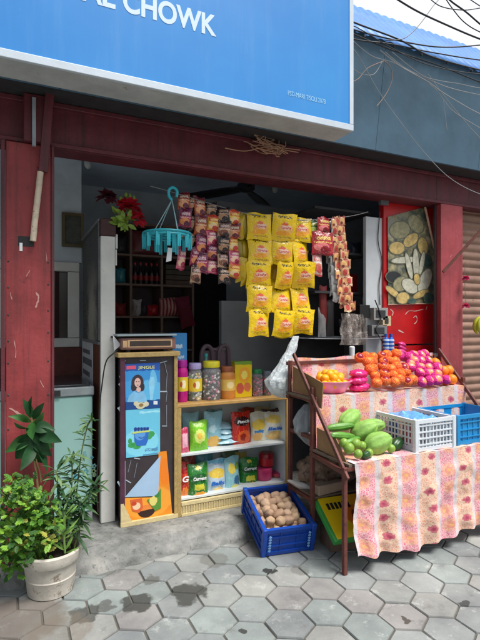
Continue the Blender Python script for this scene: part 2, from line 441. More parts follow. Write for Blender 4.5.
m = MB(); m.b2(at(18, 246, 3.0785)-Vector((0, 0, 0)), at(34, 237, 3.0795)); m.b2(at(19.5, 251, 3.076), at(22.5, 243, 3.0785), 1)
m.build('slot', [BLACK, PAPER], pl, False)
# right pillar and the red panel wall beside it
m = MB(); m.b2((3.46, 3.1, .1), (3.735, 3.17, 2.56)); pr = m.build('pillar', PINKRED, shop, bevel=.006)
m = MB(); m.b2((3.438, 3.15, .1), (3.457, 3.165, 2.56)); m.build('flange', DARKM, pr)
XR = at(383.5, 300, 3.28).x
m = MB(); m.b2((XR, 3.28, 1.3), (3.78, 3.34, 2.56)); m.b2((XR, 3.285, .1), (3.78, 3.34, 1.285)); rp = m.build('red_panel', BRED, shop, bevel=.003)
for pts_ in ([(405, 315), (409, 311), (416, 311), (424, 309)], [(413, 318), (416, 316), (417, 321), (414, 324)], [(426, 310), (427, 306)], [(390, 309), (393, 312), (392, 316)], [(398, 330), (404, 333)], [(389, 322), (391, 318)]):
    flake(pts_, 3.2785, R.uniform(.004, .010), M('bare plaster', (206, 168, 160), .8, .2, 40), rp)
# dark doorway in the back wall
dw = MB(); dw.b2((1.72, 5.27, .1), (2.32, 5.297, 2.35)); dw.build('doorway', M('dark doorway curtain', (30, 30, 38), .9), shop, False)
# left bay: panelled wall with a white window frame behind the freezer
lw = MB(); lw.b2((-2.27, 4.42, .1), (.555, 4.5, 1.28)); lw.build('wainscot', M('red brown panel', (96, 48, 38), .6, .3, 14), shop, bevel=.004)
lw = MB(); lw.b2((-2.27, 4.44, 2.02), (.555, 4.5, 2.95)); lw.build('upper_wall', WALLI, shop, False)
w = MB()
for (a, b) in (((-1.5, 1.283), (.535, 1.36)), ((-1.5, 1.94), (.535, 2.02)), ((.44, 1.363), (.535, 1.937)), ((-.12, 1.363), (-.02, 1.937)), ((-1.5, 1.363), (-1.4, 1.937))):
    w.b2((a[0], 4.41, a[1]), (b[0], 4.5, b[1]))
wf = w.build('window', WHITE, shop, bevel=.004)
w = MB(); w.b2((-1.4, 4.47, 1.36), (.44, 4.482, 1.94)); w.build('pane', M('dark glass', (22, 20, 24), .12, .3, 3, 0), wf, False)
w = MB()
for i in range(7): w.b2((-.02+.06*i, 4.455, 1.363), (.012+.06*i, 4.468, 1.937))
w.build('curtain', M('dark red curtain', (52, 26, 28), .9), wf)
w = MB(); w.b2((-.0, 4.40, 1.365), (.10, 4.45, 1.66)); tag(w.build('cardboard_carton', CARD, bevel=.003), 'upright brown carton leaning in the white window frame behind the left pillar', 'carton')

# step-high ceiling lamps (unlit)
for px, py, lab in ((88, 160, 'unlit bulb in a ceiling holder above the white post'), (275, 186, 'small unlit bulb under the ceiling right of the fan')):
    p = gz(px, py, 2.88); bt = thing('light_bulb', (p.x, p.y, 2.95), lab, 'bulb')
    m = MB(); m.lathe([(.035, 0), (.035, -.02), (.018, -.03), (.016, -.07)], (p.x, p.y, 2.95)); m.build('holder', BLACK, bt)
    m = MB(); m.ell((p.x, p.y, 2.845), (.032, .032, .042)); m.build('globe', M('milky glass', (190, 195, 195), .2), bt)

# ------------------------------------------------------------------ ceiling fan
fc = gz(246, 188, 2.74); fan = thing('ceiling_fan', (fc.x, fc.y, 2.95), 'dark three-bladed ceiling fan standing still under the shop ceiling', 'fan')
FM = M('dark fan metal', (34, 36, 44), .4, .2)
m = MB(); m.tube([(fc.x, fc.y, 2.95), (fc.x, fc.y, 2.76)], .012); m.lathe([(.05, 0), (.05, -.02), (.02, -.05)], (fc.x, fc.y, 2.95)); m.build('rod', FM, fan)
m = MB(); m.lathe([(.02, .05), (.07, .045), (.085, .02), (.085, -.01), (.06, -.03), (.02, -.04)], (fc.x, fc.y, 2.74)); m.build('motor', FM, fan)
for tip in ((187, 198), (292, 172), (272, 212)):
    q = gz(*tip, 2.74)
    dr = (q-Vector((fc.x, fc.y, 2.74))); dr.z = 0; dr.normalize(); sd = Vector((-dr.y, dr.x, 0)); c0 = Vector((fc.x, fc.y, 2.74))
    def bl(u, v, c0=c0, dr=dr, sd=sd):
        w_ = .045+.03*math.sin(min(1, u*1.6)*PI/2)
        return c0+dr*(.08+.58*u)+sd*(v-.5)*2*w_+Vector((0, 0, (v-.5)*.035))
    MB().grid(bl, 8, 3).build('blade', FM, fan, solid=.004)

# ------------------------------------------------------------------ awning above the front and its cables
aw = thing('awning', (1.8, 2.9, 2.84), 'slanting awning of blue roofing sheet over a grey blue fascia board', 'awning')
fas = M('grey blue fascia', (76, 106, 126), .65, .2, 2.5, .25, 20, wear=(110, 130, 142), wamt=.70)
m = MB()
for i in range(9):
    x0 = -3.2+i*1.15; x1 = x0+1.147; m.add([(x0, 2.915, 2.835), (x1, 2.915, 2.835), (x1, 2.945, 2.835), (x0, 2.945, 2.835), (x0, 2.795, 3.624), (x1, 2.795, 3.624), (x1, 2.83, 3.624), (x0, 2.83, 3.624)], [(0,3,2,1),(4,5,6,7),(0,1,5,4),(1,2,6,5),(2,3,7,6),(3,0,4,7)])
fo = m.build('fascia', fas, aw, False)
m = MB(); m.b2((-3.2, 2.935, 2.832), (7.1, 3.16, 2.85)); m.build('soffit', DARKM, aw, False)
def rf(u, v):
    x = -3.2+u*10.3; return (x, 2.765+.555*v, 3.585+.64*v+.014*abs(math.sin(x*PI/.09)))
def rmat():
    n = N('blue roofing sheet'); k = n.ramp(n.noise(3, 6, .7), [(.3, lin((44, 104, 176))), (.7, lin((70, 132, 196)))])
    k = n.mix(n.step(n.noise(7, 7, .7), .66, .72), k, lin((104, 158, 204)))
    n.b.inputs['Transmission Weight'].default_value = 0
    return n.fin(k, .45)
MB().grid(rf, 660, 4).build('roof_sheet', rmat(), aw, solid=.003)
for i in range(12): MB().ell((2.04+i*.28, 2.772, 3.582), (.011, .011, .011), seg=6, rings=4).build('roof_bolt', DARKM, aw)
CB = M('black cable', (36, 38, 42), .5, .1); CW = M('grey cable', (150, 156, 160), .5, .1); CT = M('tan cable', (140, 120, 108), .6, .1)
cab = [([(392, -4), (415, 10), (440, 22), (480, 39), (520, 52)], 2.2, .007, CB, 'thick black cable highest over the blue roof sheet, against the white sky'),
       ([(340, 16), (358, 24), (400, 40), (430, 56), (480, 70), (530, 80)], 2.68, .0075, CB, 'thick black cable sagging across the blue roof sheet to the lower right'),
       ([(340, 24), (358, 31), (400, 41), (440, 47), (480, 45), (530, 38)], 2.70, .0065, CB, 'black cable running nearly level across the blue roof sheet'),
       ([(444, -6), (434, 5), (420, 24), (408, 36), (398, 40), (385, 40)], 2.66, .004, CB, 'thin black cable looping down from the sky onto the level cable'),
       ([(444, -6), (452, 2), (466, 12), (480, 24), (500, 40)], 2.3, .007, CB, 'black cable crossing the white sky in the top right corner'),
       ([(462, -6), (480, 6), (500, 18)], 2.3, .004, CB, 'short thin black cable in the extreme top right corner of the sky'),
       ([(340, 28), (358, 36), (392, 50), (440, 66), (480, 82), (520, 96)], 2.7, .006, CB, 'black cable along the lower edge of the blue roof sheet'),
       ([(385, 52), (405, 68), (430, 80), (450, 88), (480, 95), (520, 102)], 2.74, .0045, CW, 'pale grey cable sagging over the fascia, upper of the bunch'),
       ([(380, 50), (400, 66), (428, 82), (445, 94), (480, 114), (520, 130)], 2.72, .0045, CW, 'pale grey cable sagging over the fascia, middle of the bunch'),
       ([(428, 74), (438, 88), (452, 106), (480, 138), (520, 176)], 2.74, .004, CW, 'pale grey cable dropping steeply from the bunch to the right edge'),
       ([(350, 45), (360, 58), (378, 90), (402, 124), (424, 152), (450, 178), (480, 194), (520, 205)], 2.76, .0028, CW, 'very thin grey wire slanting down the whole fascia in front of the red beam'),
       ([(346, 84), (358, 79), (368, 68), (384, 61)], 2.78, .004, CT, 'tan cable end curling out from behind the sign, upper loop'),
       ([(352, 68), (362, 74), (374, 74), (382, 62)], 2.79, .003, CW, 'grey cable end curling out from behind the sign, lower loop'),
       ([(384, 61), (391, 68), (392, 80), (386, 94), (377, 106)], 2.8, .004, CT, 'tan cable tail hanging in a hook on the fascia'),
       ([(443, 99), (445, 114), (447, 130)], 2.8, .0028, CW, 'short white wire end hanging straight down on the fascia'),
       ([(340, 34), (358, 40), (390, 44), (430, 52), (480, 60), (530, 64)], 2.69, .006, CB, 'black cable between the two sagging cables on the blue roof sheet'),
       ([(340, 22), (358, 28), (388, 46), (420, 62), (450, 70), (480, 74), (530, 78)], 2.67, .004, CB, 'thin black cable tangled along the blue roof edge'),
       ([(425, -6), (440, 6), (462, 10), (480, 8), (510, 2)], 2.3, .004, CB, 'thin black cable sagging across the white sky below the corner'),
       ([(444, -4), (452, 8), (464, 22), (480, 32), (510, 44)], 2.32, .0045, CB, 'lower thin black cable across the white sky at the right edge'),
       ([(352, 40), (372, 56), (396, 64), (432, 86), (452, 110), (480, 128), (520, 150)], 2.73, .0035, CW, 'thin pale wire twisting through the grey bunch on the fascia'),
       ([(392, 52), (420, 74), (436, 80), (460, 84), (480, 88), (520, 92)], 2.735, .0035, CW, 'thin pale wire above the grey bunch near the roof edge')]
for pts, y, r, mt, lab in cab:
    P = catm([at(a, b, y) for a, b in pts])
    tag(MB().tube(P, r*.8, 6).build('cable', mt), lab, 'cable', 'cables hanging over the awning')

# ------------------------------------------------------------------ blue sign box
sg = thing('shop_sign', (.4, 2.7, 2.79), 'big blue light box sign with white lettering hung over the shop front', 'sign')
def signmat():
    n = N('sky blue sign face'); mp = n.new('ShaderNodeMapping'); mp.inputs['Scale'].default_value = (9, 1, .7); n.l.new(n.tc.outputs['Object'], mp.inputs['Vector'])
    k = n.ramp(n.noise(1.1, 4, .6), [(.3, lin((36, 126, 202))), (.7, lin((50, 140, 212)))])
    k = n.mix(n.math('MULTIPLY', n.step(n.noise(1.6, 6, .7, mp.outputs[0]), .5, .75), .10), k, lin((150, 184, 214)))
    k = n.mix(n.math('MULTIPLY', n.step(n.noise(38, 5, .8), .64, .7), .2), k, lin((130, 160, 190)))
    n.bump(n.noise(2.2, 2, .5), .12, .02); return n.fin(k, .38)
SBL = signmat()
SX0, SX1, SZ0, SZ1 = -2.6, 2.085, 2.79, 4.35
m = MB(); m.b2((SX0+.02, 2.606, SZ0+.02), (SX1-.02, 2.64, SZ1-.02)); m.build('face', SBL, sg, False)
SF = M('white sign frame', (196, 208, 218), .4, .06, 8)
m = MB()
m.b2((SX0, 2.6, SZ0), (SX1, 2.62, SZ0+.042)); m.b2((SX0, 2.6, SZ1-.04), (SX1, 2.62, SZ1)); m.b2((SX1-.034, 2.6, SZ0+.043), (SX1, 2.62, SZ1-.041)); m.b2((SX0, 2.6, SZ0+.043), (SX0+.03, 2.62, SZ1-.041))
m.build('frame', SF, sg, bevel=.003)
m = MB(); m.b2((SX0+.002, 2.6205, SZ0+.002), (SX1-.002, 2.82, SZ1-.002))
m.build('case', M('dusty sheet metal', (176, 180, 180), .6, .18, 5, .3, 40, wear=(140, 116, 96), wamt=.62), sg, False)
SW = M('white lettering', (200, 220, 238), .5, .03)
c0 = at(123, 10, 2.604); c1 = at(216.5, 36, 2.604)
text('lettering', 'CHOWK', c1.x-c0.x, .125, (c0.x, 2.6055, 3.172), SW, sg, bold=.03)
a0 = at(81, 0, 2.604); a1 = at(115.5, 10, 2.604)
text('lettering', 'AL', a1.x-a0.x, .125, (a0.x, 2.6055, 3.172), SW, sg, bold=.03)
b0 = at(288, 100, 2.604); b1 = at(325.5, 114, 2.604)
text('small_print', 'PSD-MARI TISOLI 2078', b1.x-b0.x, .03, (b0.x, 2.6055, 2.93), M('pale blue print', (150, 205, 240), .5, .03), sg)
m = MB()
for x in (-1.8, -.4, 1.0, 1.9): m.bar((x, 2.82, 3.0), (x, 2.92, 3.0), .04, .04); m.bar((x, 2.80, 3.3), (x, 2.85, 3.3), .04, .04)
m.build('bracket', DARKM, sg)
# tangle of old rope under the sign
for lab, (px, py), n_, sz in (('frayed tan rope tangle hanging under the sign on the red beam', (268, 147), 26, .06),):
    rt = MB(); c = at(px, py, 3.05)
    for i in range(n_):
        a = c+Vector((R.gauss(0, sz*.9), R.gauss(0, .012), R.gauss(0, sz*.25)))
        P = [a+Vector((R.gauss(0, sz*.9), R.gauss(0, .012), R.gauss(0, sz*.35))) for k in range(4)]
        rt.tube(catm(P, 5), .0035, 5)
    rt.tube(catm([at(225, 148, 3.06), at(245, 151, 3.05), c, at(300, 150, 3.06)], 6), .004, 5)
    tag(rt.build('rope_tangle', M('old rope', (172, 132, 108), .9, .2)), lab, 'rope')
# white worn tube on the pillar
m = MB(); P = [at(40.5, 172, 3.05), at(38, 195, 3.05), at(35, 220, 3.05), at(33, 241, 3.05)]
m.tube(P, .018, 10); m.tube([at(39, 176, 3.05), at(42, 170, 3.05), at(37, 168, 3.05), at(45, 171, 3.05)], .005, 6, 1)
tag(m.build('lamp_tube', [M('dirty white tube', (205, 190, 168), .6, .2, 20, .3, 60, wear=(130, 100, 80), wamt=.6), DARKM]), 'dirty white tube lamp tied upright on the left red pillar', 'tube lamp')

# ------------------------------------------------------------------ partition with white post beside the freezer
pt = thing('partition', (.6, 3.6, .1), 'tall partition with a white front post, dark mesh panel and brown lower board', 'partition')
m = MB(); m.b2((.555, 3.42, .1), (.655, 3.46, 2.10)); m.build('post', WHITE, pt, bevel=.005)
m = MB(); m.b2((.552, 3.41, 2.103), (.658, 3.50, 2.22)); m.build('cap', M('dark brown board', (64, 30, 32), .6), pt, bevel=.004)
def meshmat():
    n = N('dark panel behind wire mesh'); v = n.vor(90, feature='F1', rnd=.2)
    k = n.mix(n.step(v.outputs['Distance'], .45, .6), lin((52, 54, 56)), lin((110, 110, 108)))
    sep = n.new('ShaderNodeSeparateXYZ'); n.l.new(n.tc.outputs['Generated'], sep.inputs[0])
    q = n.math('ADD', n.math('ABSOLUTE', n.math('SUBTRACT', sep.outputs[1], .45)), n.math('MULTIPLY', n.math('SUBTRACT', n.noise(7, 5), .5), .5))
    zz = n.step(sep.outputs[2], .75, .3)
    k = n.mix(n.math('MULTIPLY', n.math('MULTIPLY', n.step(q, .3, .1), zz), .8), k, lin((190, 184, 170)))
    return n.fin(k, .75)
m = MB(); m.b2((.56, 3.465, 1.36), (.60, 4.38, 2.20)); m.build('mesh_panel', meshmat(), pt, False)
m = MB(); m.bar((.555, 3.465, 2.215), (.555, 4.38, 2.215), .02, .02); m.bar((.553, 3.475, 1.37), (.553, 3.475, 2.2), .012, .012); m.bar((.555, 3.465, 1.35), (.555, 4.38, 1.35), .02, .02)
m.build('mesh_frame', M('grey trim', (120, 122, 124), .5), pt)
m = MB(); m.b2((.56, 3.465, .1), (.62, 4.38, 1.338)); m.build('lower_board', M('brown ply', (118, 68, 46), .6, .25, 12), pt, False)
m = MB(); m.b2((.66, 3.44, 2.02), (.675, 3.47, 2.12)); m.b2((.657, 3.43, 1.9), (.668, 3.45, 2.01)); m.build('hinge', WHITE, pt)
nt = thing('paper_notice', (.55, 3.8, 1.0), 'white printed notice stuck on the brown partition board above the freezer', 'notice')
m = MB(); m.b2((.5565, 3.80, .72), (.559, 4.40, 1.335)); m.build('sheet', PAPER, nt, False)
INK = M('black ink', (30, 30, 34), .6); 
for z, h_, wd in ((1.24, .035, .36), (1.15, .055, .46), (1.06, .04, .4)):
    mm = MB(); y = 4.34
    while y > 4.34-wd:
        L = R.uniform(.02, .05); mm.b2((.5545, y-L, z), (.5562, y, z+h_)); y -= L+.012
    mm.build('print_line', M('grey ink', (110, 112, 118), .6), nt, False)
m = MB(); m.b2((.5545, 4.10, .88), (.5562, 4.32, .97)); m.build('print_block', INK, nt, False)

# plastic flowers on top of the partition
fp = at(127, 212, 3.46)
fl = thing('flower_bunch', (fp.x, fp.y, 2.1), 'bunch of red artificial flowers with green leaves fixed at the white post top', 'flowers')
m = MB(); Rf = random.Random(3)
def bloom(m, c, r, n_=34, mi=0, rr=Rf):
    for i in range(n_):
        a, b = rr.uniform(0, 2*PI), rr.uniform(-.2, 1.3)
        d = Vector((math.cos(a)*math.cos(b), math.sin(a)*math.cos(b)-.5, math.sin(b))).normalized()
        m.leaf(c+d*r*.25, d, Vector((0, 0, 1)), r*rr.uniform(.6, .95), r*.6, mi, .3, .5)
bloom(m, at(129, 209, 3.42), .085, 60); bloom(m, at(136, 220, 3.42), .075, 46); bloom(m, at(122, 205, 3.44), .05, 24)
m.build('bloom', M('red petals', (196, 28, 48), .55, .3, 30), fl, ang=80)
m = MB()
for (px, py) in ((126, 195), (121, 199), (130, 196), (134, 198)):
    c = at(px, py, 3.42); m.ell(c, (.012, .012, .02), seg=8, rings=5); m.tube([c, at(128, 214, 3.44)], .003, 5)
for i in range(26):
    c = at(Rf.uniform(115, 129), Rf.uniform(213, 226), 3.42+Rf.uniform(-.03, .04)); m.leaf(c, (Rf.gauss(0, 1), -.4, Rf.gauss(-.2, .6)), (0, -1, .3), .07, .035)
m.build('leaf', M('lime green leaf', (120, 150, 52), .5, .35, 20), fl, ang=80)
fq = at(107, 196, 3.55); fl2 = MB(); bloom(fl2, at(107, 198, 3.6), .075, 40)
tag(fl2.build('dried_flowers', M('maroon petals', (92, 22, 40), .7, .3, 30), ang=80), 'dark maroon dried flower bunch behind the partition cap', 'flowers')

# ------------------------------------------------------------------ freezer
fr = thing('chest_freezer', (.0, 3.85, .1), 'pale mint chest freezer with dark lid between pillar and white post', 'freezer')
MINT = M('mint enamel', (160, 206, 198), .35, .06, 3, .05, 20)
m = MB(); m.b2((-.85, 3.52, .16), (.515, 4.2, .98)); m.build('body', MINT, fr, bevel=.012)
m = MB(); m.b2((-.86, 3.508, .983), (.525, 4.21, 1.045)); m.build('rim', M('grey rim', (150, 160, 162), .4), fr, bevel=.008)
m = MB(); m.b2((-.82, 3.53, 1.047), (.50, 4.18, 1.062)); m.build('lid', M('dark lid glass', (40, 46, 52), .15, .2, 5, .02), fr, bevel=.004)
m = MB(); m.b2((-.85, 3.53, .1), (.515, 4.18, .158)); m.build('plinth', M('pale plinth', (190, 200, 196), .5), fr)
m = MB(); m.b2((.1, 3.498, .99), (.3, 3.507, 1.03)); m.build('handle', DARKM, fr)
m = MB(); Rk = random.Random(5)
for i in range(14):
    c = at(Rk.uniform(71, 95), Rk.uniform(452, 478), 3.5185); r = Rk.uniform(.006, .014)
    m = MB()
    for k in range(5): a = k*2*PI/5; m.prism([(c.x+r*math.cos(a)+r*.6*math.cos(q*PI/3), c.z+r*math.sin(a)+r*.6*math.sin(q*PI/3)) for q in range(6)], 3.5178-.0001*i, 3.5196, 0)
    m.build('flower_sticker', [M('teal print', (92, 172, 186), .5), M('sticker olive', (150, 186, 140), .5), M('sticker pale', (136, 196, 196), .5)][i % 3], fr, False)

# ------------------------------------------------------------------ counter cabinet with posters
cb = thing('counter_cabinet', (.87, 3.45, .1), 'dark tall counter cabinet with gold trim covered in posters', 'cabinet')
CX0, CX1, CY = .667, 1.068, 3.30
CZ = 1.255
m = MB(); m.b2((CX0+.01, CY+.02, .13), (CX1-.005, 3.66, CZ)); m.build('body', M('dark brown laminate', (58, 50, 54), .5, .2, 10, .15, 40, wear=(120, 112, 112), wamt=.72), cb)
m = MB(); m.b2((CX0-.02, CY-.015, CZ+.002), (CX1+.02, 3.67, CZ+.035)); m.build('top', GOLD, cb, bevel=.004)
m = MB(); m.b2((CX1-.02, CY, .13), (CX1+.005, CY+.018, CZ)); m.build('stile', GOLD, cb)
m = MB(); m.b2((CX0, CY, .13), (CX0+.03, CY+.018, CZ)); m.build('stile', M('purple brown strip', (82, 40, 62), .5, .25, 14), cb)
m = MB(); m.b2((CX0, CY-.006, .1), (CX1+.005, CY+.018, .128)); m.prism([(CX0, .1), (CX0+.09, .1), (CX0+.02, .26), (CX0, .26)], CY-.004, CY-.001)
m.build('skirting', CREAM, cb)
m = MB(); Rw = random.Random(9)
def tape(a, b, w_): MB().bar(a, b, .0014, w_).build('torn_tape', M('torn paper', (176, 190, 202), .8), cb, False)
yf = CY+.0185
for (a, b, w_) in (((164, 361), (167, 374), .012), ((167, 374), (166, 391), .008), ((160, 391.5), (167, 391.5), .008), ((160, 363), (167, 361), .006), ((162, 426), (167, 426), .006), ((166.5, 405), (166.5, 426), .008), ((140, 360.5), (146, 360.5), .005), ((125, 360), (122, 368), .010), ((167, 392), (166, 402), .006)):
    tape(at(*a, yf), at(*b, yf), w_)
for i in range(44):
    p = at(Rw.uniform(120.5, 124), Rw.uniform(365, 492), yf); tape(p, p+Vector((Rw.gauss(0, .008), 0, Rw.uniform(.012, .035))), Rw.uniform(.003, .014))
for (a, b) in (((131, 460), (128, 472)), ((134, 458), (140, 459)), ((137, 463), (134, 478)), ((126, 480), (131, 483))): tape(at(*a, yf), at(*b, yf), .006)
def quad(mb, pts, y, th=.0012, mi=0):
    q = [at(a, b, y) for a, b in pts]; mb.prism([(p.x, p.z) for p in q], y-th, y, mi)
# poster 1: drink advert with a woman
YP = CY+.016
p1 = thing('drink_poster', tuple(at(142, 409, YP)), 'deep blue drink poster with a woman, topmost on the cabinet front', 'poster')
m = MB(); quad(m, [(125, 364), (160, 362.5), (160, 408), (125.5, 410)], YP)
m.build('sheet', print_mat('blue poster sheet', (58, 150, 220), [('b', .5, .96, .6, .12, (34, 86, 170)), ('e', .62, .35, .55, .28, (96, 186, 232)), ('b', .5, .06, .6, .13, (22, 74, 142)), ('e', .2, .45, .3, .2, (70, 160, 222)), ('e', .8, .62, .10, .22, (110, 190, 232))], .4, .08, 20), p1, False)
m = MB(); quad(m, [(126.5, 366), (136, 365.5), (136, 369), (126.5, 369.5)], YP-.0014); m.build('label_patch', M('pink red print', (222, 90, 120), .5), p1, False)
q = at(138, 370, YP-.0016); text('lettering', 'JINGLE', .118, .026, (q.x, YP-.0016, q.z), M('yellow print', (232, 226, 120), .5, .03), p1, bold=.01, ext=.0006)
m = MB(); q = at(137.5, 380, YP)
def disc(mb, c, rx, rz, y, mi=0, n_=18, th=.0008): mb.prism([(c.x+rx*math.cos(2*PI*k/n_), c.z+rz*math.sin(2*PI*k/n_)) for k in range(n_)], y-th, y, mi)
disc(m, at(137.5, 382.5, YP), .043, .055, YP-.0014); disc(m, at(133.5, 387, YP), .018, .03, YP-.0012); disc(m, at(142, 387, YP), .018, .03, YP-.0012)
m.build('hair_print', M('dark hair print', (54, 46, 58), .5), p1, False)
m = MB(); disc(m, at(137.5, 382.5, YP), .022, .032, YP-.0026); disc(m, at(138.5, 389.5, YP), .016, .018, YP-.0024)
m.build('face_print', M('skin print', (226, 184, 172), .5, .08), p1, False)
m = MB(); [disc(m, at(a, b, YP), rx, rz, YP-.0034, n_=8) for a, b, rx, rz in ((136.4, 381.6, .0045, .003), (138.8, 381.5, .0045, .003), (137.6, 385.0, .006, .0022))]
m.build('features_print', M('dark lash print', (110, 54, 56), .5), p1, False)
m = MB(); quad(m, [(127, 402), (129, 396), (134, 391), (138, 393), (143, 391), (146, 396), (147, 402)], YP-.0013)
m.build('dress_print', M('pale blue print dress', (128, 190, 228), .5), p1, False)
m = MB(); disc(m, at(140.5, 405.5, YP), .035, .024, YP-.0032); disc(m, at(146, 404, YP), .02, .018, YP-.0028); disc(m, at(136, 403.5, YP), .018, .016, YP-.003)
disc(m, at(141, 405, YP), .016, .012, YP-.0042, 1)
m.build('bowl_print', [M('cream print', (214, 210, 180), .5), M('tan print', (150, 120, 70), .5)], p1, False)
m = MB(); quad(m, [(153.5, 401), (157.5, 401), (157.5, 404.5), (153.5, 404.5)], YP-.0013); m.build('corner_mark', PAPER, p1, False)
m = MB(); quad(m, [(150, 400), (148.5, 382), (150.5, 377), (154, 377), (155, 382), (152.5, 400)], YP-.0013); m.build('glass_print', M('light blue print', (140, 206, 240), .5), p1, False)
# poster 2: cyan with a blue tin and mint
p2 = thing('mint_poster', tuple(at(142, 455, YP)), 'light cyan poster with a blue tin and mint leaves, below the woman poster', 'poster')
m = MB(); quad(m, [(125.5, 410.2), (160, 408.2), (160, 454), (126, 458)], YP)
m.build('sheet', print_mat('cyan poster sheet', (112, 206, 236), [('e', .45, .3, .5, .3, (134, 218, 240)), ('b', .7, .93, .3, .02, (160, 226, 244)), ('t', .75, .12, .2, .03, (90, 150, 190))], .4, .08, 20), p2, False)
m = MB(); quad(m, [(134, 428), (149, 427), (148, 440), (146, 445), (137, 446), (134.5, 441)], YP-.0022)
m.build('tin_print', print_mat('blue tin print', (46, 112, 204), [('e', .4, .6, .35, .3, (92, 160, 226))], .5, 0), p2, False)
for (a, b, rx, rz) in ((151, 434, .028, .022), (149, 437, .022, .016), (132, 445, .03, .02), (137, 447, .028, .014), (130, 441, .014, .02)): m = MB(); disc(m, at(a, b, YP), rx, rz, YP-.0013-.00002*a%.0003, n_=7); m.build('leaf_print', M('mint leaf print', (60, 160, 84), .5, .3, 40), p2, False)
m = MB(); quad(m, [(132.5, 432), (149.5, 430), (149.5, 431.8), (132.5, 433.8)], YP-.0032); m.build('band_print', M('yellow green print', (206, 222, 120), .5), p2, False)
m = MB(); c = at(141.5, 436, YP)
for k in range(9):
    a = PI+PI*k/9; b = PI+PI*(k+1)/9
    m.bar((c.x+.02*math.cos(a), YP-.0034, c.z+.014*math.sin(a)), (c.x+.02*math.cos(b), YP-.0034, c.z+.014*math.sin(b)), .001, .005)
for i in range(5):
    q = at(135.5+i*3, 429, YP); disc(m, q, .009, .014, YP-.0034+.0001*i, n_=8)
m.build('mark_print', M('navy print', (32, 60, 130), .5), p2, False)
m = MB(); quad(m, [(143, 454.6), (158, 452.6), (158, 453.4), (143, 455.4)], YP-.0013); quad(m, [(152, 448.5), (157, 448), (157, 450), (152, 450.5)], YP-.0013); m.build('print_line', M('blue grey print', (86, 140, 180), .5), p2, False)
# curled blue-white sheet and orange poster
p3 = MB(); quad(p3, [(125, 497), (160.5, 455.5), (158, 496)], YP-.004)
quad(p3, [(122, 462), (125.3, 461), (125.3, 497), (123, 497)], YP-.002)
tag(p3.build('curled_sheet', M('pale blue paper back', (166, 196, 224), .6, .08, 6, .1, 30), smooth=False), 'pale blue folded corner of a peeling sheet above the orange poster', 'paper sheet')
p4 = thing('orange_poster', tuple(at(147, 526, YP)), 'bright orange poster lowest on the cabinet front, partly under the peeling sheet', 'poster')
m = MB(); quad(m, [(158.5, 452), (166.5, 451), (172.5, 517), (123, 527.5), (122.5, 498), (158, 497)], YP-.0005)
m.build('sheet', print_mat('orange poster sheet', (244, 146, 34), [('e', .5, .3, .5, .22, (246, 164, 54)), ('e', .85, .7, .12, .2, (240, 130, 30))], .45, .08, 20), p4, False)
m = MB(); c = at(146.5, 512.5, YP)
m.prism([(c.x-.062, c.z+.014), (c.x+.062, c.z+.022)]+[(c.x+.062*math.cos(t), c.z+.018-.052*math.sin(t)) for t in [PI*k/10 for k in range(1, 10)]], YP-.0032, YP-.0018)
m.build('smile_print', M('dark brown print', (52, 30, 26), .5), p4, False)
m = MB(); c = at(146, 508, YP); m.prism([(c.x+.055*math.cos(t), c.z-.012+.035*math.sin(t)) for t in [PI*k/10 for k in range(11)]], YP-.0028, YP-.0016)
m.build('rim_print', M('light orange print', (250, 140, 60), .5), p4, False)
m = MB(); quad(m, [(130, 500), (142, 498), (143, 508), (139, 513), (132, 511)], YP-.0022)
m.build('packet_print', print_mat('orange packet print', (226, 104, 52), [('e', .5, .5, .3, .25, (244, 212, 170)), ('e', .3, .7, .2, .15, (200, 70, 40))], .5, 0), p4, False)
m = MB(); quad(m, [(147, 500), (157, 494), (161, 488), (161, 508), (155, 511)], YP-.0046)
m.build('packet_print', print_mat('green packet print', (92, 150, 54), [('e', .45, .5, .28, .25, (228, 214, 120)), ('e', .7, .75, .2, .15, (60, 130, 60))], .5, 0), p4, False)

# receiver box, tray, blue carton on the cabinet
ra = at(121, 352, 3.31); rb = at(176, 340, 3.31); ZT = CZ+.035
rd = thing('stereo_receiver', (.87, 3.42, ZT), 'brown stereo box with a dark slotted front on top of the cabinet', 'stereo')
m = MB(); m.b2((ra.x, 3.31, ZT+.018), (rb.x, 3.58, ZT+.10)); m.build('body', M('brown pink casing', (128, 92, 88), .4, .12, 8), rd, bevel=.008)
m = MB(); m.b2((ra.x+.06, 3.3055, ZT+.042), (rb.x-.04, 3.309, ZT+.078)); m.build('slot', M('dark slot', (58, 46, 40), .5), rd, False)
m = MB(); m.b2((ra.x+.045, 3.307, ZT+.034), (rb.x-.03, 3.3092, ZT+.087)); m.b2((ra.x+.012, 3.303, ZT+.035), (ra.x+.04, 3.3092, ZT+.082)); m.build('bezel', M('tan bezel', (196, 160, 118), .4), rd)
for x in (ra.x+.06, rb.x-.07):
    m = MB(); m.lathe([(.02, 0), (.02, .018)], (x, 3.36, ZT), 12); m.build('foot', BLACK, rd)
m = MB(); m.b2((ra.x-.03, 3.29, ZT+.112), (rb.x+.0, 3.62, ZT+.126)); m.b2((ra.x-.05, 3.4, ZT+.10), (rb.x-.05, 3.6, ZT+.111), 1)
tag(m.build('flat_tray', [M('grey glass tray', (150, 166, 172), .2, .1, 8, .03), BLACK], bevel=.003), 'thin grey tray lying flat on the stereo box', 'tray')
m = MB(); q0 = at(172.5, 362, 3.50); q1 = at(187, 333, 3.50); m.b2((q0.x, 3.50, .909), (q1.x, 3.60, q1.z))
bc = m.build('blue_carton', print_mat('blue carton', (58, 148, 214), [('b', .4, .80, .28, .03, (200, 226, 244)), ('b', .5, .64, .3, .02, (190, 220, 242)), ('b', .5, .5, .25, .015, (30, 90, 170))], .5, .05), bevel=.003)
tag(bc, 'light blue carton standing between the stereo box and the magenta jar', 'carton')
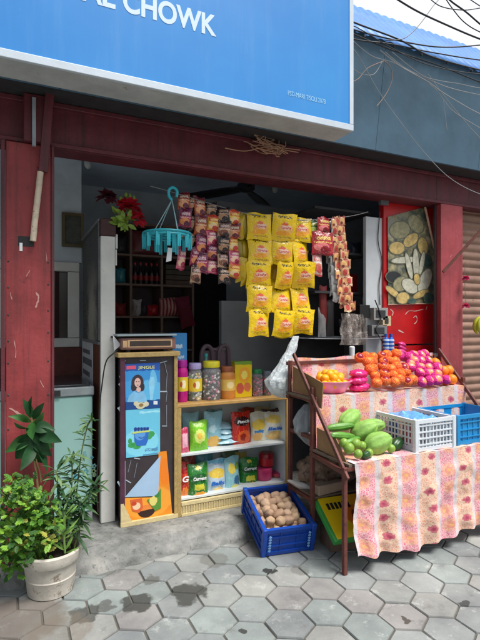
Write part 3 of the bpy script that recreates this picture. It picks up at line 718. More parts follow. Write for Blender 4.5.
m = MB(); m.prism([(at(114, 341, 3.35).x, at(114, 351, 3.35).z), (at(121, 344, 3.35).x, at(121, 345, 3.35).z), (at(113, 335, 3.35).x, at(113, 335, 3.35).z)], 3.35, 3.352)
tag(m.build('paper_scrap', PAPER, smooth=False), 'white torn paper scrap beside the stereo box on the cabinet', 'paper')
P = catm([at(122, 347, 3.40), at(114, 353, 3.32), at(106, 362, 3.34), at(102, 385, 3.38), at(99.5, 410, 3.40), at(99, 450, 3.40), at(97, 480, 3.40), at(98, 512, 3.42)])
tag(MB().tube(P, .0045, 6).build('power_cable', CB), 'black power cable drooping from the stereo down beside the white post', 'cable')

# ------------------------------------------------------------------ goods rack
rk = thing('goods_rack', (1.55, 3.5, .1), 'white two-shelf goods rack with yellow wooden edges beside the cabinet', 'rack')
RX0, RX1, RY0, RY1 = 1.078, 2.0, 3.30, 3.62
SH = M('white shelf paint', (206, 214, 216), .45, .08, 6)
m = MB(); m.b2((RX0, RY1-.012, .1), (RX1, RY1, .88)); m.b2((RX0, RY0+.02, .1), (RX0+.014, RY1-.013, .88)); m.b2((RX1-.014, RY0+.02, .1), (RX1, RY1-.013, .88)); m.build('case', SH, rk, False)
m = MB(); m.b2((RX0+.015, RY0+.022, .205), (RX1-.015, RY1-.013, .222)); m.build('shelf', SH, rk, bevel=.002)
m = MB(); m.b2((RX0+.015, RY0+.022, .523), (RX1-.015, RY1-.013, .54)); m.build('shelf', SH, rk, bevel=.002)
m = MB(); m.b2((RX0-.008, RY0, .882), (RX1+.01, RY1+.01, .907)); m.build('top', WOODY, rk, bevel=.004)
m = MB(); m.b2((RX0-.006, RY0, .1), (RX0+.022, RY0+.019, .881)); m.build('stile', GOLD, rk)
m = MB(); m.b2((RX1-.022, RY0, .1), (RX1+.006, RY0+.019, .881)); m.build('stile', WOODY, rk)
m = MB(); m.b2((RX0+.0225, RY0+.003, .1), (RX1-.023, RY0+.02, .2)); m.b2((RX0+.0225, RY0-.006, .178), (RX1-.023, RY0+.002, .2)); m.b2((RX0+.0225, RY0-.006, .1), (RX1-.023, RY0+.002, .118))
for i in range(44):
    x = RX0+.035+i*.02; m.tube([(x, RY0+.002, .13), (x+.004, RY0-.001, .17)], .0065, 6)
m.build('skirting', CREAM, rk)

# jars
def jar(px0, px1, pyt, body, lid, content, label, lab, y=3.42, candy=None, square=False):
    a = at(px0, 0, y); b = at(px1, 0, y); r = (b.x-a.x)/2*1.02; x = (a.x+b.x)/2; z0 = .9075
    top = at((px0+px1)/2, pyt, y).z; h = top-z0
    j = thing('candy_jar', (x, y, z0), lab, 'jar', 'jars on the rack top')
    prof = [(r*.9, 0), (r, .015), (r, h*.70), (r*.96, h*.76), (r*.78, h*.82), (r*.78, h*.86)]
    MB().lathe(prof, (x, y, z0), 24).build('body', body, j)
    MB().lathe([(r*.88, h*.84), (r*.9, h*.86), (r*.9, h*.97), (r*.84, h)], (x, y, z0), 24).build('lid', lid, j)
    if label: MB().lathe([(r*1.012, h*.26), (r*1.012, h*.60)], (x, y, z0), 24, caps=False).build('paper_label', label, j)
    if candy:
        m = MB(); rr = random.Random(int(px0)); n_ = 0
        z = z0+.014
        while z < z0+h*.72:
            for k in range(13):
                a_ = rr.uniform(0, 2*PI); q = r*.82*math.sqrt(rr.uniform(.45, 1))
                m.ell((x+q*math.cos(a_), y+q*math.sin(a_), z+rr.uniform(-.006, .006)), (.012, .008, .009), Euler((rr.uniform(0, 3), rr.uniform(0, 3), 0)), 7, 5, rr.randrange(len(candy)))
            z += .013
        stuff(m.build('sweets', candy, j))
    return j
CLR = M('clear plastic', (215, 220, 222), .12, .05, 8, .05, 20, alpha=.22)
MAG = M('magenta plastic', (190, 24, 130), .18, .15, 8, .1, 30)
cw, cr, cg, cy, cbk, cpk = [M(n_+' sweet', c, .35, .1) for n_, c in (('white', (220, 218, 210)), ('red', (180, 30, 40)), ('green', (60, 130, 70)), ('yellow', (222, 180, 50)), ('dark', (52, 34, 40)), ('pink', (214, 110, 150)))]
lbY = print_mat('yellow jar label', (236, 206, 60), [('e', .5, .5, .2, .3, (250, 240, 190)), ('e', .3, .5, .1, .2, (200, 90, 40))], .4, 0)
jar(176, 187.5, 360, MAG, M('purple lid', (160, 30, 140), .3), None, lbY, 'magenta plastic jar with a yellow label, next to the blue carton')
jar(188.5, 201.5, 363, CLR, M('lilac lid', (160, 150, 196), .3), None, lbY, 'clear jar of white and green sweets with a lilac lid', candy=[cw, cg, cy, cw])
jar(202.5, 220, 361, CLR, M('yellow green lid', (206, 196, 40), .3), None, None, 'wide clear jar of black and white sweets under a yellow lid', candy=[cw, cbk, cw, cpk, cbk])
jar(220.5, 234.5, 366, M('orange plastic', (216, 140, 62), .2, .1, 8, .05), M('orange brown lid', (150, 84, 50), .3), None, print_mat('pale orange label', (240, 196, 96), [('e', .5, .5, .25, .3, (250, 226, 160))], .4, 0), 'orange jar with a brown lid next to the yellow carton')
jar(252.5, 262, 369, CLR, M('green lid', (40, 130, 76), .3), None, None, 'small clear jar of dark pink sweets with a green lid', candy=[cpk, cbk, cr])
jar(263, 271, 371, CLR, M('grey lid', (120, 130, 140), .3), None, None, 'narrow clear jar of dark sweets, rightmost by the hanging bag', candy=[cbk, cbk, cr])
m = MB(); q0 = at(235, 399, 3.40); q1 = at(252, 361, 3.40); m.b2((q0.x, 3.40, .9075), (q1.x, 3.47, q1.z))
tag(m.build('snack_carton', print_mat('yellow snack carton', (240, 206, 30), [('e', .55, .62, .34, .22, (246, 172, 50)), ('e', .55, .62, .18, .12, (250, 230, 110)), ('e', .3, .25, .22, .15, (206, 96, 70)), ('e', .72, .28, .2, .13, (220, 120, 80)), ('b', .5, .96, .5, .05, (120, 160, 50))], .4, .1), bevel=.003), 'yellow carton with orange pictures standing among the jars', 'carton')
# chair back and bottle behind the jars
ch = MB(); CHM = M('mauve plastic', (128, 108, 118), .4, .1)
ch.tube(catm([at(201, 372, 3.95), at(202, 352, 3.95), at(207, 346, 3.95), at(212, 352, 3.95), at(213, 372, 3.95)], 6), .02, 8)
ch.tube(catm([at(210, 349, 3.97), at(216, 350, 3.97), at(221, 347, 3.97)], 6), .02, 8)
ch.tube(catm([at(219, 372, 3.95), at(219, 352, 3.95), at(223, 346, 3.95), at(228, 349, 3.95), at(229, 372, 3.95)], 6), .02, 8)
q0 = at(203, 372, 3.96); q1 = at(227, 350, 3.96); ch.b2((q0.x, 3.96, q0.z), (q1.x, 3.975, q1.z)); ch.b2((q0.x, 3.97, .52), (q1.x, 4.35, .55))
for x in (q0.x, q1.x):
    for y in (3.98, 4.33): ch.tube([(x, y, .1), (x, y, q0.z if y < 4 else .54)], .017, 8)
tag(ch.build('plastic_chair', CHM), 'mauve plastic chair with a curved back behind the candy jars', 'chair')
bt = thing('drink_bottle', tuple(at(206, 400, 3.52)*1), 'small teal plastic bottle behind the wide candy jar', 'bottle'); bt.location.z = .9075
q = at(206, 400, 3.53); MB().lathe([(.03, 0), (.032, .16), (.028, .24), (.013, .29), (.013, .32)], (q.x, 3.53, .9075), 14).build('body', M('teal plastic bottle', (80, 140, 130), .25), bt)
MB().lathe([(.016, .318), (.016, .345)], (q.x, 3.53, .9075), 12).build('cap', M('teal cap', (50, 150, 150), .3), bt)

# ------------------------------------------------------------------ snack packets
def pillow(w_, h_, t_, seed=0, crimp=.045, n=(12, 16)):
    rr = random.Random(seed); ph = [rr.uniform(0, 6) for _ in range(6)]
    m = MB()
    for sgn in (-1, 1):
        def fn(u, v, sgn=sgn):
            a = max(0, math.sin(PI*u))**.55; zc = min(1, max(0, (v-crimp)/(1-2*crimp)))
            b = max(0, math.sin(PI*zc))**.5
            x = (u-.5)*w_*(1-.07*math.sin(PI*v)*.9+.012*math.sin(9*v+ph[0])); z = v*h_+.006*math.sin(7*u+ph[1])*(abs(v-.5)*2)
            wr = .10*math.sin(11*u+5*v+ph[2])*math.sin(8*v+ph[3])+.07*math.sin(23*u-9*v+ph[4])
            return (x, sgn*t_/2*a*b*(1+wr)+.003*math.sin(12*u+ph[5])*(abs(v-.5)*2)**4, z)
        m.grid(fn, *n)
    return m
def packet(px0, px1, py0, py1, y, mat, lab, th=.07, rz=0, rx=-.1, name='snack_packet', words=None, wc=None, seed=None, group='snack packets on the rack', ry=0, wz=.55, wh=.03):
    a = at(px0, py1, y); b = at(px1, py0, y)
    w_ = b.x-a.x; h_ = at((px0+px1)/2, py0, y).z-at((px0+px1)/2, py1, y).z; c = at((px0+px1)/2, py1, y)
    o = pillow(w_, h_, th, seed if seed is not None else int(px0*7+py0)).build(name, mat, origin=(0, 0, 0))
    o.location = c; o.rotation_euler = (rx, ry, rz); tag(o, lab, 'snack packet', group)
    if words:
        t = text('lettering', words, w_*.62, wh*.8, (-w_*.31, -th*.56, h_*wz), wc, None, rot=(PI/2, 0, 0), bold=.02, ext=.004, shear=.2)
        t.parent = o
    return o
WT = M('white print', (238, 240, 238), .4, .03); BT = M('blue print', (40, 110, 200), .4, .03); RT = M('dark red print', (150, 20, 26), .4, .03)
YR = 3.40
packet(180.5, 189, 428, 453, 3.36, print_mat('pink sachet', (220, 86, 120), [('b', .5, .5, .3, .25, (240, 180, 196)), ('b', .5, .85, .5, .08, (190, 40, 80))], .3), 'small pink packet at the left end of the upper shelf', .04)
packet(183, 200, 413, 449, 3.50, M('pale blue film', (150, 200, 214), .25, .12, 10, .4, 30), 'large pale blue packet behind the lime green one', .07)
packet(203, 222, 412, 449, 3.44, print_mat('pale blue printed film', (148, 204, 220), [('e', .5, .22, .4, .14, (230, 180, 90)), ('e', .4, .55, .2, .1, (190, 226, 236))], .25), 'pale blue packet with an orange spot, right of the lime green one', .08, ry=.06)
packet(190, 208, 421, 451, 3.37, print_mat('lime film', (128, 206, 40), [('e', .5, .5, .3, .22, (216, 232, 120)), ('e', .5, .5, .14, .12, (240, 200, 80)), ('e', .5, .85, .3, .08, (170, 226, 90))], .25), 'lime green packet in front on the upper shelf', .08)
pk = []
for i, (z, dx) in enumerate(((.54, 0), (.575, .01), (.61, -.008), (.645, .006))):
    o = pillow(.17, .115, .04, 50+i).build('wrapped_bundle', M('pale blue wrap', (166, 208, 222), .2, .12, 12, .5, 40), origin=(0, 0, 0))
    q = at(229, 440, 3.39); o.location = (q.x+dx, 3.40+i*.012, z+.02); o.rotation_euler = (-1.25, .03*i, .1*(i-1))
    tag(o, ['lowest', 'second lowest', 'second highest', 'top'][i]+' pale blue wrapped bundle in the pile on the upper shelf', 'wrapped bundle', 'pale blue bundles on the upper shelf')
packet(232, 252, 412, 446, 3.42, print_mat('red dark film', (196, 38, 26), [('e', .5, .72, .4, .13, (60, 16, 16)), ('e', .55, .28, .36, .18, (226, 96, 40)), ('e', .5, .28, .16, .1, (150, 40, 30))], .25), 'red packet with a dark emblem on the upper shelf', .07, words='Punch', wc=WT, wz=.68, rz=.12)
packet(251, 266, 412, 444, 3.44, print_mat('cream yellow film', (226, 226, 206), [('e', .5, .6, .42, .16, (240, 206, 70)), ('e', .4, .25, .3, .12, (236, 186, 110)), ('b', .5, .4, .3, .04, (70, 140, 200))], .25), 'cream and yellow packet right of the red one', .07, rz=-.1)
packet(263, 285, 409, 441, 3.43, print_mat('white yellow film', (230, 230, 214), [('b', .5, .95, .6, .06, (54, 40, 40)), ('e', .5, .68, .4, .12, (238, 210, 110)), ('e', .5, .2, .36, .12, (240, 196, 120))], .25), 'white and yellow packet lettered in blue with a dark top on the upper shelf', .08, words='Balls', wc=BT, wz=.36, rz=-.15)
packet(280, 291, 410, 439, 3.50, M('dark brown film', (66, 36, 34), .25, .2, 12, .4, 30), 'dark brown packet at the right end of the upper shelf', .06)
# lower shelf
packet(179.5, 190, 463, 500, 3.38, print_mat('red orange film', (206, 52, 36), [('e', .5, .2, .4, .16, (236, 130, 50)), ('e', .5, .8, .4, .1, (170, 20, 24))], .25), 'red orange packet with a big white letter, left end of the lower shelf', .07, words='G', wc=WT, wh=.05, wz=.5)
gm = print_mat('green film', (34, 122, 44), [('e', .5, .15, .45, .16, (236, 160, 50)), ('b', .5, .42, .22, .07, (210, 206, 60)), ('e', .5, .88, .12, .05, (230, 210, 90)), ('e', .5, .66, .4, .08, (18, 84, 36))], .25)
packet(188, 209, 464, 503, 3.36, gm, 'green packet lettered in white with orange crisps pictured below, lower shelf', .09, words='Current', wc=WT, wz=.6)
packet(206, 227, 460, 499, 3.40, print_mat('sky white film', (196, 218, 228), [('e', .5, .66, .38, .12, (240, 206, 80)), ('e', .5, .18, .42, .14, (238, 206, 130)), ('b', .5, .93, .5, .05, (120, 190, 220))], .25), 'pale packet with blue lettering on the lower shelf', .08, words='Balls', wc=BT, wz=.38, wh=.035)
packet(225, 242, 457, 497, 3.40, print_mat('aqua film', (150, 206, 214), [('e', .35, .72, .2, .12, (236, 214, 90)), ('e', .62, .42, .2, .13, (60, 110, 150)), ('e', .5, .2, .4, .13, (220, 216, 120)), ('e', .7, .75, .16, .1, (110, 160, 70))], .25), 'aqua packet with yellow and blue spots on the lower shelf', .08, rz=.25)
packet(240, 259, 458, 492, 3.44, gm, 'green packet lettered in white, half hidden behind the crate', .08, words='Current', wc=WT, wz=.66, rz=-.1)
packet(197, 214, 452, 486, 3.55, M('blue green film', (90, 160, 170), .25, .2, 10, .4, 30), 'dull blue green packet at the back of the lower shelf', .06)
packet(222, 240, 450, 486, 3.56, M('olive film', (96, 120, 80), .25, .2, 10, .4, 30), 'olive packet standing behind the aqua one at the back of the lower shelf', .06)
packet(208, 224, 410, 448, 3.55, M('teal grey film', (110, 160, 168), .25, .2, 10, .4, 30), 'teal grey packet at the back of the upper shelf behind the pale blue printed one', .05)
packet(240, 256, 408, 444, 3.55, M('rust film', (140, 60, 40), .25, .2, 10, .4, 30), 'rust coloured packet at the back of the upper shelf behind the red one', .05)
packet(256, 272, 407, 442, 3.55, M('sand film', (190, 176, 130), .25, .2, 10, .4, 30), 'sand coloured packet at the back of the upper shelf between the two pale ones', .05)
packet(183, 196, 455, 495, 3.50, M('brick film', (150, 60, 48), .25, .2, 10, .4, 30), 'brick red packet at the back of the lower shelf behind the letter packet', .05)
packet(234, 248, 453, 488, 3.55, M('dull yellow film', (190, 170, 80), .25, .2, 10, .4, 30), 'dull yellow packet at the back of the lower shelf right of the aqua one', .05)
# pink boxes and jar at the right end of the lower shelf
def tub(px0, px1, py0, py1, y, mb, ml, lab):
    a = at(px0, py1, y); b = at(px1, py0, y); r = (b.x-a.x)/2; x = (a.x+b.x)/2; z0 = max(.2225, a.z); h = b.z-z0
    t = thing('plastic_tub', (x, y, z0), lab, 'tub', 'tubs on the lower shelf')
    MB().lathe([(r*.85, 0), (r, h*.2), (r, h*.72)], (x, y, z0), 18).build('body', mb, t); MB().lathe([(r*1.03, h*.72), (r*1.03, h*.95), (r*.9, h)], (x, y, z0), 18).build('lid', ml, t)
PK = M('pink tub', (206, 60, 110), .3, .1); RD = M('red tub', (190, 34, 44), .3, .1)
tub(256, 271, 466, 496, 3.45, PK, PK, 'pink tub behind the potato crate on the lower shelf')
tub(270, 284, 470, 496, 3.48, M('salmon tub', (214, 90, 90), .3, .1), PK, 'salmon tub right of the pink tub on the lower shelf')
for i, (a, b, c, d) in enumerate(((260, 273, 455, 470),)):
    p0 = at(a, d, 3.47); p1 = at(b, c, 3.47); t = thing('red_jar', ((p0.x+p1.x)/2, 3.47, p0.z), 'red jar with a glossy lid stacked on the tubs of the lower shelf', 'jar'); r = (p1.x-p0.x)/2
    z0 = at(264, 466, 3.45).z+.002; t.location.z = z0
    MB().lathe([(r, 0), (r, .06)], ((p0.x+p1.x)/2, 3.47, z0), 18).build('body', RD, t); MB().lathe([(r*1.04, .06), (r*1.04, .09), (r*.9, .1)], ((p0.x+p1.x)/2, 3.47, z0), 18).build('lid', M('dark red lid', (150, 20, 34), .2), t)
for i, (px, c, nm) in enumerate(((276, (60, 130, 150), 'teal'), (281, (70, 150, 120), 'green'), (286, (110, 150, 180), 'blue'))):
    a = at(px, 490, 3.54); t = thing('slim_carton', (a.x, 3.54, .2225), nm+' slim upright carton at the right end of the lower shelf', 'carton', 'slim cartons at the rack end')
    MB().box((a.x, 3.55, .2225+.13), (.035, .05, .26)).build('box', M(nm+' carton', c, .4), t, bevel=.003)

# ------------------------------------------------------------------ snacks hanging on a wire
HY_ = 3.18
wp = catm([at(150, 186, HY_), at(172, 192, HY_), at(215, 205, HY_), at(250, 214, HY_), at(300, 220, HY_), at(345, 217, HY_), at(368, 212, HY_)], 6)
tag(MB().tube(wp, .003, 6).build('hanging_wire', M('steel wire', (130, 130, 132), .4, .1, metal=.6)), 'steel wire strung under the beam carrying the snack strips', 'wire')
wp = catm([at(286, 337, HY_), at(300, 338, HY_), at(350, 339, HY_), at(385, 338, HY_)], 6)
tag(MB().tube(wp, .002, 6).build('thin_string', CW), 'thin pale string stretched level below the yellow snack strips', 'string')
SHP = {}
def strip(px0, px1, py0, py1, n, mats, lab, y=HY_, lean=0, th=.05, group='snack strips hanging on the wire', sway=.012, name='snack_strip', spread=None, cat='snack strip'):
    """a vertical chain of n packets; lean shifts the foot sideways in metres"""
    a = at((px0+px1)/2, py0, y); b = at((px0+px1)/2, py1, y); w_ = at(px1, py0, y).x-at(px0, py0, y).x; L = a.z-b.z; h_ = L/n
    t = thing(name, tuple(a), lab, cat, group); rr = random.Random(int(px0*3+py0))
    for k in range(n):
        mt = mats[k % len(mats)]; key = (round(w_, 3), round(h_, 3), th, mt.name, k % 3)
        if key not in SHP:
            mb = pillow(w_*1.08, h_*1.11, th, k*5+int(px0), .06, (10, 12)); SHP[key] = mb.build('packet', mt, t)
            o = SHP[key]
            # vertices were written relative to t, bring them back to the local frame
            for v in o.data.vertices: v.co += wl(t)
        else:
            o = SHP[key].copy(); C.objects.link(o); o.parent = t
        f = (k+1)/n
        o.location = (lean*f+rr.uniform(-sway, sway)*.5, rr.uniform(-.012, .012)-.004*k, -h_*(k+1))
        o.rotation_euler = (rr.uniform(-.22, .22), rr.uniform(-.05, .05), rr.uniform(-.38, .38))
    return t
YEL = [print_mat('yellow noodle film %d' % i, (240, 202, 4), [('e', .52+.02*i, .44, .30, .19, c), ('e', .46, .30, .30, .08, (238, 160, 30)), ('e', .56, .5, .2, .10, (240, 200, 176)), ('e', .48, .62, .14, .05, (226, 100, 60)), ('t', .5, .86, .27, .04, (52, 58, 26)), ('t', .55, .48, .2, .035, (196, 60, 60)), ('t', .5, .16, .3, .02, (150, 90, 20))], .2, .6, 22) for i, c in enumerate(((238, 172, 60), (240, 184, 90), (234, 160, 70)))]
YPL = [M('yellow foil back', (214, 180, 10), .22, .15, 10, .5, 30)]
strip(249, 267, 224, 330, 4, YPL, 'plain yellow foil strip behind the left big yellow strip', HY_+.07, group='plain yellow strips at the back', lean=-.02)
strip(271, 293, 226, 338, 4, YPL, 'plain yellow foil strip behind the middle big yellow strip', HY_+.07, group='plain yellow strips at the back', lean=.02)
strip(292, 305, 226, 334, 4, YPL, 'plain yellow foil strip behind the right big yellow strip', HY_+.07, group='plain yellow strips at the back', lean=.02)
strip(250, 272, 216, 336, 5, YEL, 'left of the three long yellow noodle packet strips', lean=-.03, th=.045, group='long yellow packet strips')
strip(271.5, 293, 217, 337, 5, YEL[1:]+YEL[:1], 'middle of the three long yellow noodle packet strips', lean=0, th=.045, group='long yellow packet strips')
strip(292.5, 311, 219, 334, 5, YEL[2:]+YEL[:2], 'right of the three long yellow noodle packet strips', lean=.0, th=.045, group='long yellow packet strips')
OLV = [M('dull yellow foil', (190, 160, 20), .2, .25, 9, .6, 22), M('olive foil', (150, 130, 30), .2, .25, 9, .6, 22)]
strip(231, 242, 217, 282, 3, OLV, 'dull yellow crumpled foil strip next to the orange packets', HY_+.05, lean=.03)
strip(239, 252, 216, 286, 3, OLV[::-1]+OLV, 'olive yellow crumpled foil strip beside the long yellow strips', HY_+.06)
def sn(nm, base, a, b, c): return print_mat(nm, base, [('e', .42, .34, .34, .17, a), ('e', .62, .24, .26, .12, b), ('b', .5, .90, .6, .08, b), ('b', .5, .70, .40, .10, b), ('t', .5, .70, .34, .07, c), ('t', .5, .52, .4, .03, c), ('b', .5, .04, .6, .05, b)], .22, .6, 22)
s_or = sn('orange snack film', (186, 84, 44), (226, 160, 110), (96, 30, 50), (236, 210, 180)); s_mg = sn('magenta snack film', (160, 40, 84), (226, 140, 84), (84, 20, 56), (240, 190, 200))
s_dk = sn('dark snack film', (44, 30, 36), (176, 130, 96), (24, 18, 24), (216, 180, 150)); s_cr = sn('cream snack film', (186, 150, 120), (130, 74, 54), (52, 30, 36), (236, 200, 190))
s_pk = sn('pink snack film', (222, 110, 140), (246, 200, 170), (170, 40, 80), (250, 230, 220)); s_yo = sn('yellow orange snack film', (226, 166, 60), (238, 206, 150), (196, 60, 50), (250, 230, 120))
strip(177, 189, 193, 228, 2, [s_or, s_mg], 'short orange packet strip beside the turquoise clothes hanger', lean=.01)
strip(176, 185, 228, 270, 2, [s_dk, s_pk], 'dark and pink packet strip hanging lowest by the hanger', HY_+.05)
strip(187, 197, 197, 284, 5, [s_dk, s_dk, s_dk, s_mg, s_cr], 'mostly black packet strip with a cream packet at its foot', HY_+.03, lean=.01)
strip(195, 207, 198, 274, 4, [s_or, s_or, s_mg, s_mg], 'orange and magenta packet strip')
strip(206, 218, 203, 274, 5, [s_dk, s_yo, s_pk, s_mg, s_pk], 'gold and pink packet strip', HY_+.02)
strip(217, 229, 208, 284, 5, [s_dk, s_cr, s_dk, s_cr, s_dk], 'black and cream packet strip')
strip(227, 239, 212, 278, 5, [s_yo, s_or, s_yo, s_pk, s_yo], 'yellow and orange packet strip beside the olive foil', HY_+.01)
s_gr = sn('green snack film', (84, 136, 40), (190, 206, 90), (40, 90, 30), (230, 230, 140)); s_rd = sn('red snack film', (184, 36, 50), (236, 130, 130), (140, 20, 36), (250, 220, 120)); s_wh = sn('white pink film', (218, 190, 180), (206, 110, 90), (200, 80, 80), (240, 230, 220))
strip(310, 319, 221, 238, 1, [s_gr], 'single small green packet on the wire right of the yellow strips')
strip(317, 330, 219, 234, 1, [s_rd], 'single small dark red packet under the wire', HY_-.02)
strip(313, 331, 234, 255, 1, [s_rd], 'wide red packet hanging beside the narrow sachet strips', HY_-.05)
strip(313, 323, 254, 276, 1, [s_wh], 'small white and pink packet hanging below the wide red packet', HY_-.03)
SAC = [print_mat('sachet film a', (196, 128, 92), [('e', .5, .5, .35, .3, (226, 176, 110)), ('b', .5, .92, .6, .08, (150, 60, 60)), ('e', .4, .3, .2, .12, (120, 44, 50))], .2, .3, 40), print_mat('sachet film b', (208, 160, 120), [('e', .5, .5, .3, .3, (186, 66, 60)), ('b', .5, .1, .6, .1, (236, 210, 170))], .2, .3, 40)]
SIL = [M('silver sachet film', (170, 172, 170), .2, .2, 20, .4, 40)]
strip(328, 334, 222, 302, 9, SIL, 'narrow silver sachet strip, shortest of the sachet strips', HY_, .012*2, .014, sway=.004, group='narrow sachet strips', cat='sachet strip')
strip(330, 335.5, 219, 304, 10, SAC, 'narrow brown sachet strip, left of the two long ones', HY_-.02, .05, .014, sway=.004, group='narrow sachet strips', cat='sachet strip')
strip(334.5, 341, 217, 312, 11, SAC[::-1], 'narrow brown sachet strip, right of the two long ones', HY_-.03, .07, .014, sway=.004, group='narrow sachet strips', cat='sachet strip')
strip(331.5, 337.5, 218, 308, 11, SAC, 'narrow brown sachet strip between the two long ones, slightly behind', HY_+.02, .06, .014, sway=.004, group='narrow sachet strips', cat='sachet strip')
strip(338, 344, 217, 311, 11, SAC, 'outermost narrow brown sachet strip on the right', HY_-.01, .07, .014, sway=.004, group='narrow sachet strips', cat='sachet strip')
strip(325, 330, 222, 296, 9, SIL, 'narrow silver sachet strip behind the wide red packet', HY_+.04, .02, .014, sway=.004, group='narrow sachet strips', cat='sachet strip')
# clear bags bundle and small black box hanging there
m = MB(); Rb = random.Random(2)
q = at(351, 345, 3.2)
def film(c, w_, h_, seed):
    rr = random.Random(seed); ph = [rr.uniform(0, 6) for _ in range(4)]
    return lambda u, v: c+Vector(((u-.5)*w_*(.75+.35*v), .02*math.sin(9*u+ph[0])+.015*math.sin(14*u+6*v+ph[1])+.01*math.sin(11*v+ph[2]), (1-v)*h_))
for i in range(5): m.grid(film(at(346+i*3.5, 345, 3.18+.02*i), .13, .26, i), 16, 12)
def filmmat():
    n = N('crackly clear film'); k = n.noise(34, 3, .6); a = n.step(n.noise(22, 5, .7), .45, .62)
    n.bump(k, .8, .02); return n.fin(lin((190, 180, 172)), .15, 0, .8, n.math('ADD', n.math('MULTIPLY', a, .45), .18))
tag(m.build('clear_bags', filmmat(), ang=80), 'bundle of crackly clear plastic bags hanging below the sachet strips', 'plastic bags')
m = MB(); a = at(360, 318, 3.25); b = at(370, 305, 3.25); m.b2((a.x, 3.25, a.z), (b.x, 3.31, b.z)); m.tube([((a.x+b.x)/2, 3.28, b.z), ((a.x+b.x)/2, 3.28, b.z+.06)], .004)
tag(m.build('black_box', BLACK, bevel=.008), 'small black box beside the clear plastic bags near the white column', 'box')

# turquoise clothes hanger ring
hc = at(167, 234, 3.12); hr = (at(190, 234, 3.12).x-at(144.5, 234, 3.12).x)/2
hg = thing('peg_hanger', tuple(hc), 'turquoise round clothes peg hanger hung left of the snacks', 'hanger')
TQ = M('turquoise plastic', (42, 168, 184), .35, .08, 10, .05)
m = MB()
for r_, z_ in ((hr, 0), (hr*.55, .005), (hr*.97, -.018)):
    m.tube([(hc.x+r_*math.cos(2*PI*k/32), hc.y+r_*math.sin(2*PI*k/32), hc.z+z_) for k in range(33)], .0075, 6)
for k in range(8): a = 2*PI*k/8; m.tube([(hc.x, hc.y, hc.z+.01), (hc.x+hr*math.cos(a), hc.y+hr*math.sin(a), hc.z)], .006, 6)
m.build('ring', TQ, hg)
m = MB(); top = at(172, 200, 3.12)
for k in range(4): a = 2*PI*k/4+.4; m.tube([(hc.x+hr*.7*math.cos(a), hc.y+hr*.7*math.sin(a), hc.z), top], .003, 5)
m.build('cord', M('pale cord', (150, 190, 196), .5), hg)
m = MB(); m.tube(catm([top, at(169, 196, 3.12), at(169, 190, 3.12), at(173, 187.5, 3.12), at(177, 191, 3.12), at(176.5, 197, 3.12)], 6), .010, 8); m.build('hook', TQ, hg)
for k in range(14):
    a = 2*PI*k/14; x, y = hc.x+hr*.99*math.cos(a), hc.y+hr*.99*math.sin(a)
    m = MB(); m.bar((x-.007, y, hc.z-.01), (x-.004, y, hc.z-.10), .012, .008); m.bar((x+.007, y, hc.z-.01), (x+.004, y, hc.z-.10), .012, .008); m.build('peg', TQ, hg)
for k in range(4):
    a = 2*PI*k/4+.3; x, y = hc.x+hr*.5*math.cos(a), hc.y+hr*.5*math.sin(a)
    m = MB(); m.bar((x-.007, y, hc.z-.005), (x-.004, y, hc.z-.13), .012, .008); m.bar((x+.007, y, hc.z-.005), (x+.004, y, hc.z-.13), .012, .008); m.build('peg', TQ, hg)
q0 = at(166, 262, 3.13); q1 = at(172, 248, 3.13)
m = MB(); m.prism([(q0.x, q0.z), (q1.x-.005, q0.z+.01), (q1.x, q1.z), (q0.x+.012, q1.z)], 3.128, 3.131); tag(m.build('paper_tag', PAPER, smooth=False), 'white paper tag clipped under the turquoise peg hanger', 'tag')

# hanging plastic bag
def bag(name, prof, mat, lab, y, seed, wrinkle=.12, flat=.7, parent=None):
    """prof rows: (px, py, half width px)"""
    ph = [random.Random(seed).uniform(0, 6) for _ in range(6)]
    rows = []
    for i in range(len(prof)-1):
        for k in range(5):
            t = k/5; rows.append([prof[i][j]*(1-t)+prof[i+1][j]*t for j in range(3)])
    rows.append(prof[-1]); n_ = 40; vs = []; fs = []
    for i, (px, py, hw) in enumerate(rows):
        c = at(px, py, y); r_ = hw*(at(px+1, py, y).x-at(px, py, y).x)
        for k in range(n_):
            a = 2*PI*k/n_; w_ = 1+wrinkle*math.sin(7*a+ph[0]+.22*i)*(.5+.5*math.sin(i*.21+ph[1]))+wrinkle*.6*math.sin(13*a+ph[2]-.3*i)
            vs.append(c+Vector((r_*w_*math.cos(a), r_*flat*w_*math.sin(a), .0)))
    L = len(rows)
    for i in range(L-1):
        for k in range(n_): fs.append((i*n_+k, i*n_+(k+1) % n_, (i+1)*n_+(k+1) % n_, (i+1)*n_+k))
    fs.append(tuple((L-1)*n_+k for k in range(n_)))
    o = MB().add(vs, fs).build(name, mat, parent, ang=80)
    if lab: tag(o, lab, 'plastic bag')
    return o
def bagmat(nm, col, al):
    n = N(nm); n.bump(n.noise(18, 4, .6), .6, .03)
    n.b.inputs['Subsurface Weight'].default_value = 0
    k = n.mix(n.noise(12), tuple(v*.85 for v in lin(col)[:3])+(1,), lin(col))
    return n.fin(k, .28, 0, .6, al)
bg_ = bag('plastic_bag', [(296, 336, 2.5), (293, 345, 4), (290.5, 352, 4.5), (288, 356, 5), (287, 364, 8), (284, 373, 11), (281, 380, 13), (281, 387, 12.5), (282, 393, 10), (283, 397, 5), (283, 398, .8)], bagmat('milky plastic film', (226, 236, 240), .74), 'milky white plastic bag with handles hung at the stall corner', 3.1, 4)
m = MB(); Rg = random.Random(8)
for i in range(16):
    c = at(282+Rg.uniform(-8, 8), 386+Rg.uniform(-7, 6), 3.1+Rg.uniform(-.03, .03)); m.ell(c, (.026, .024, .022), Euler((Rg.random()*3, Rg.random()*3, 0)), 10, 7)
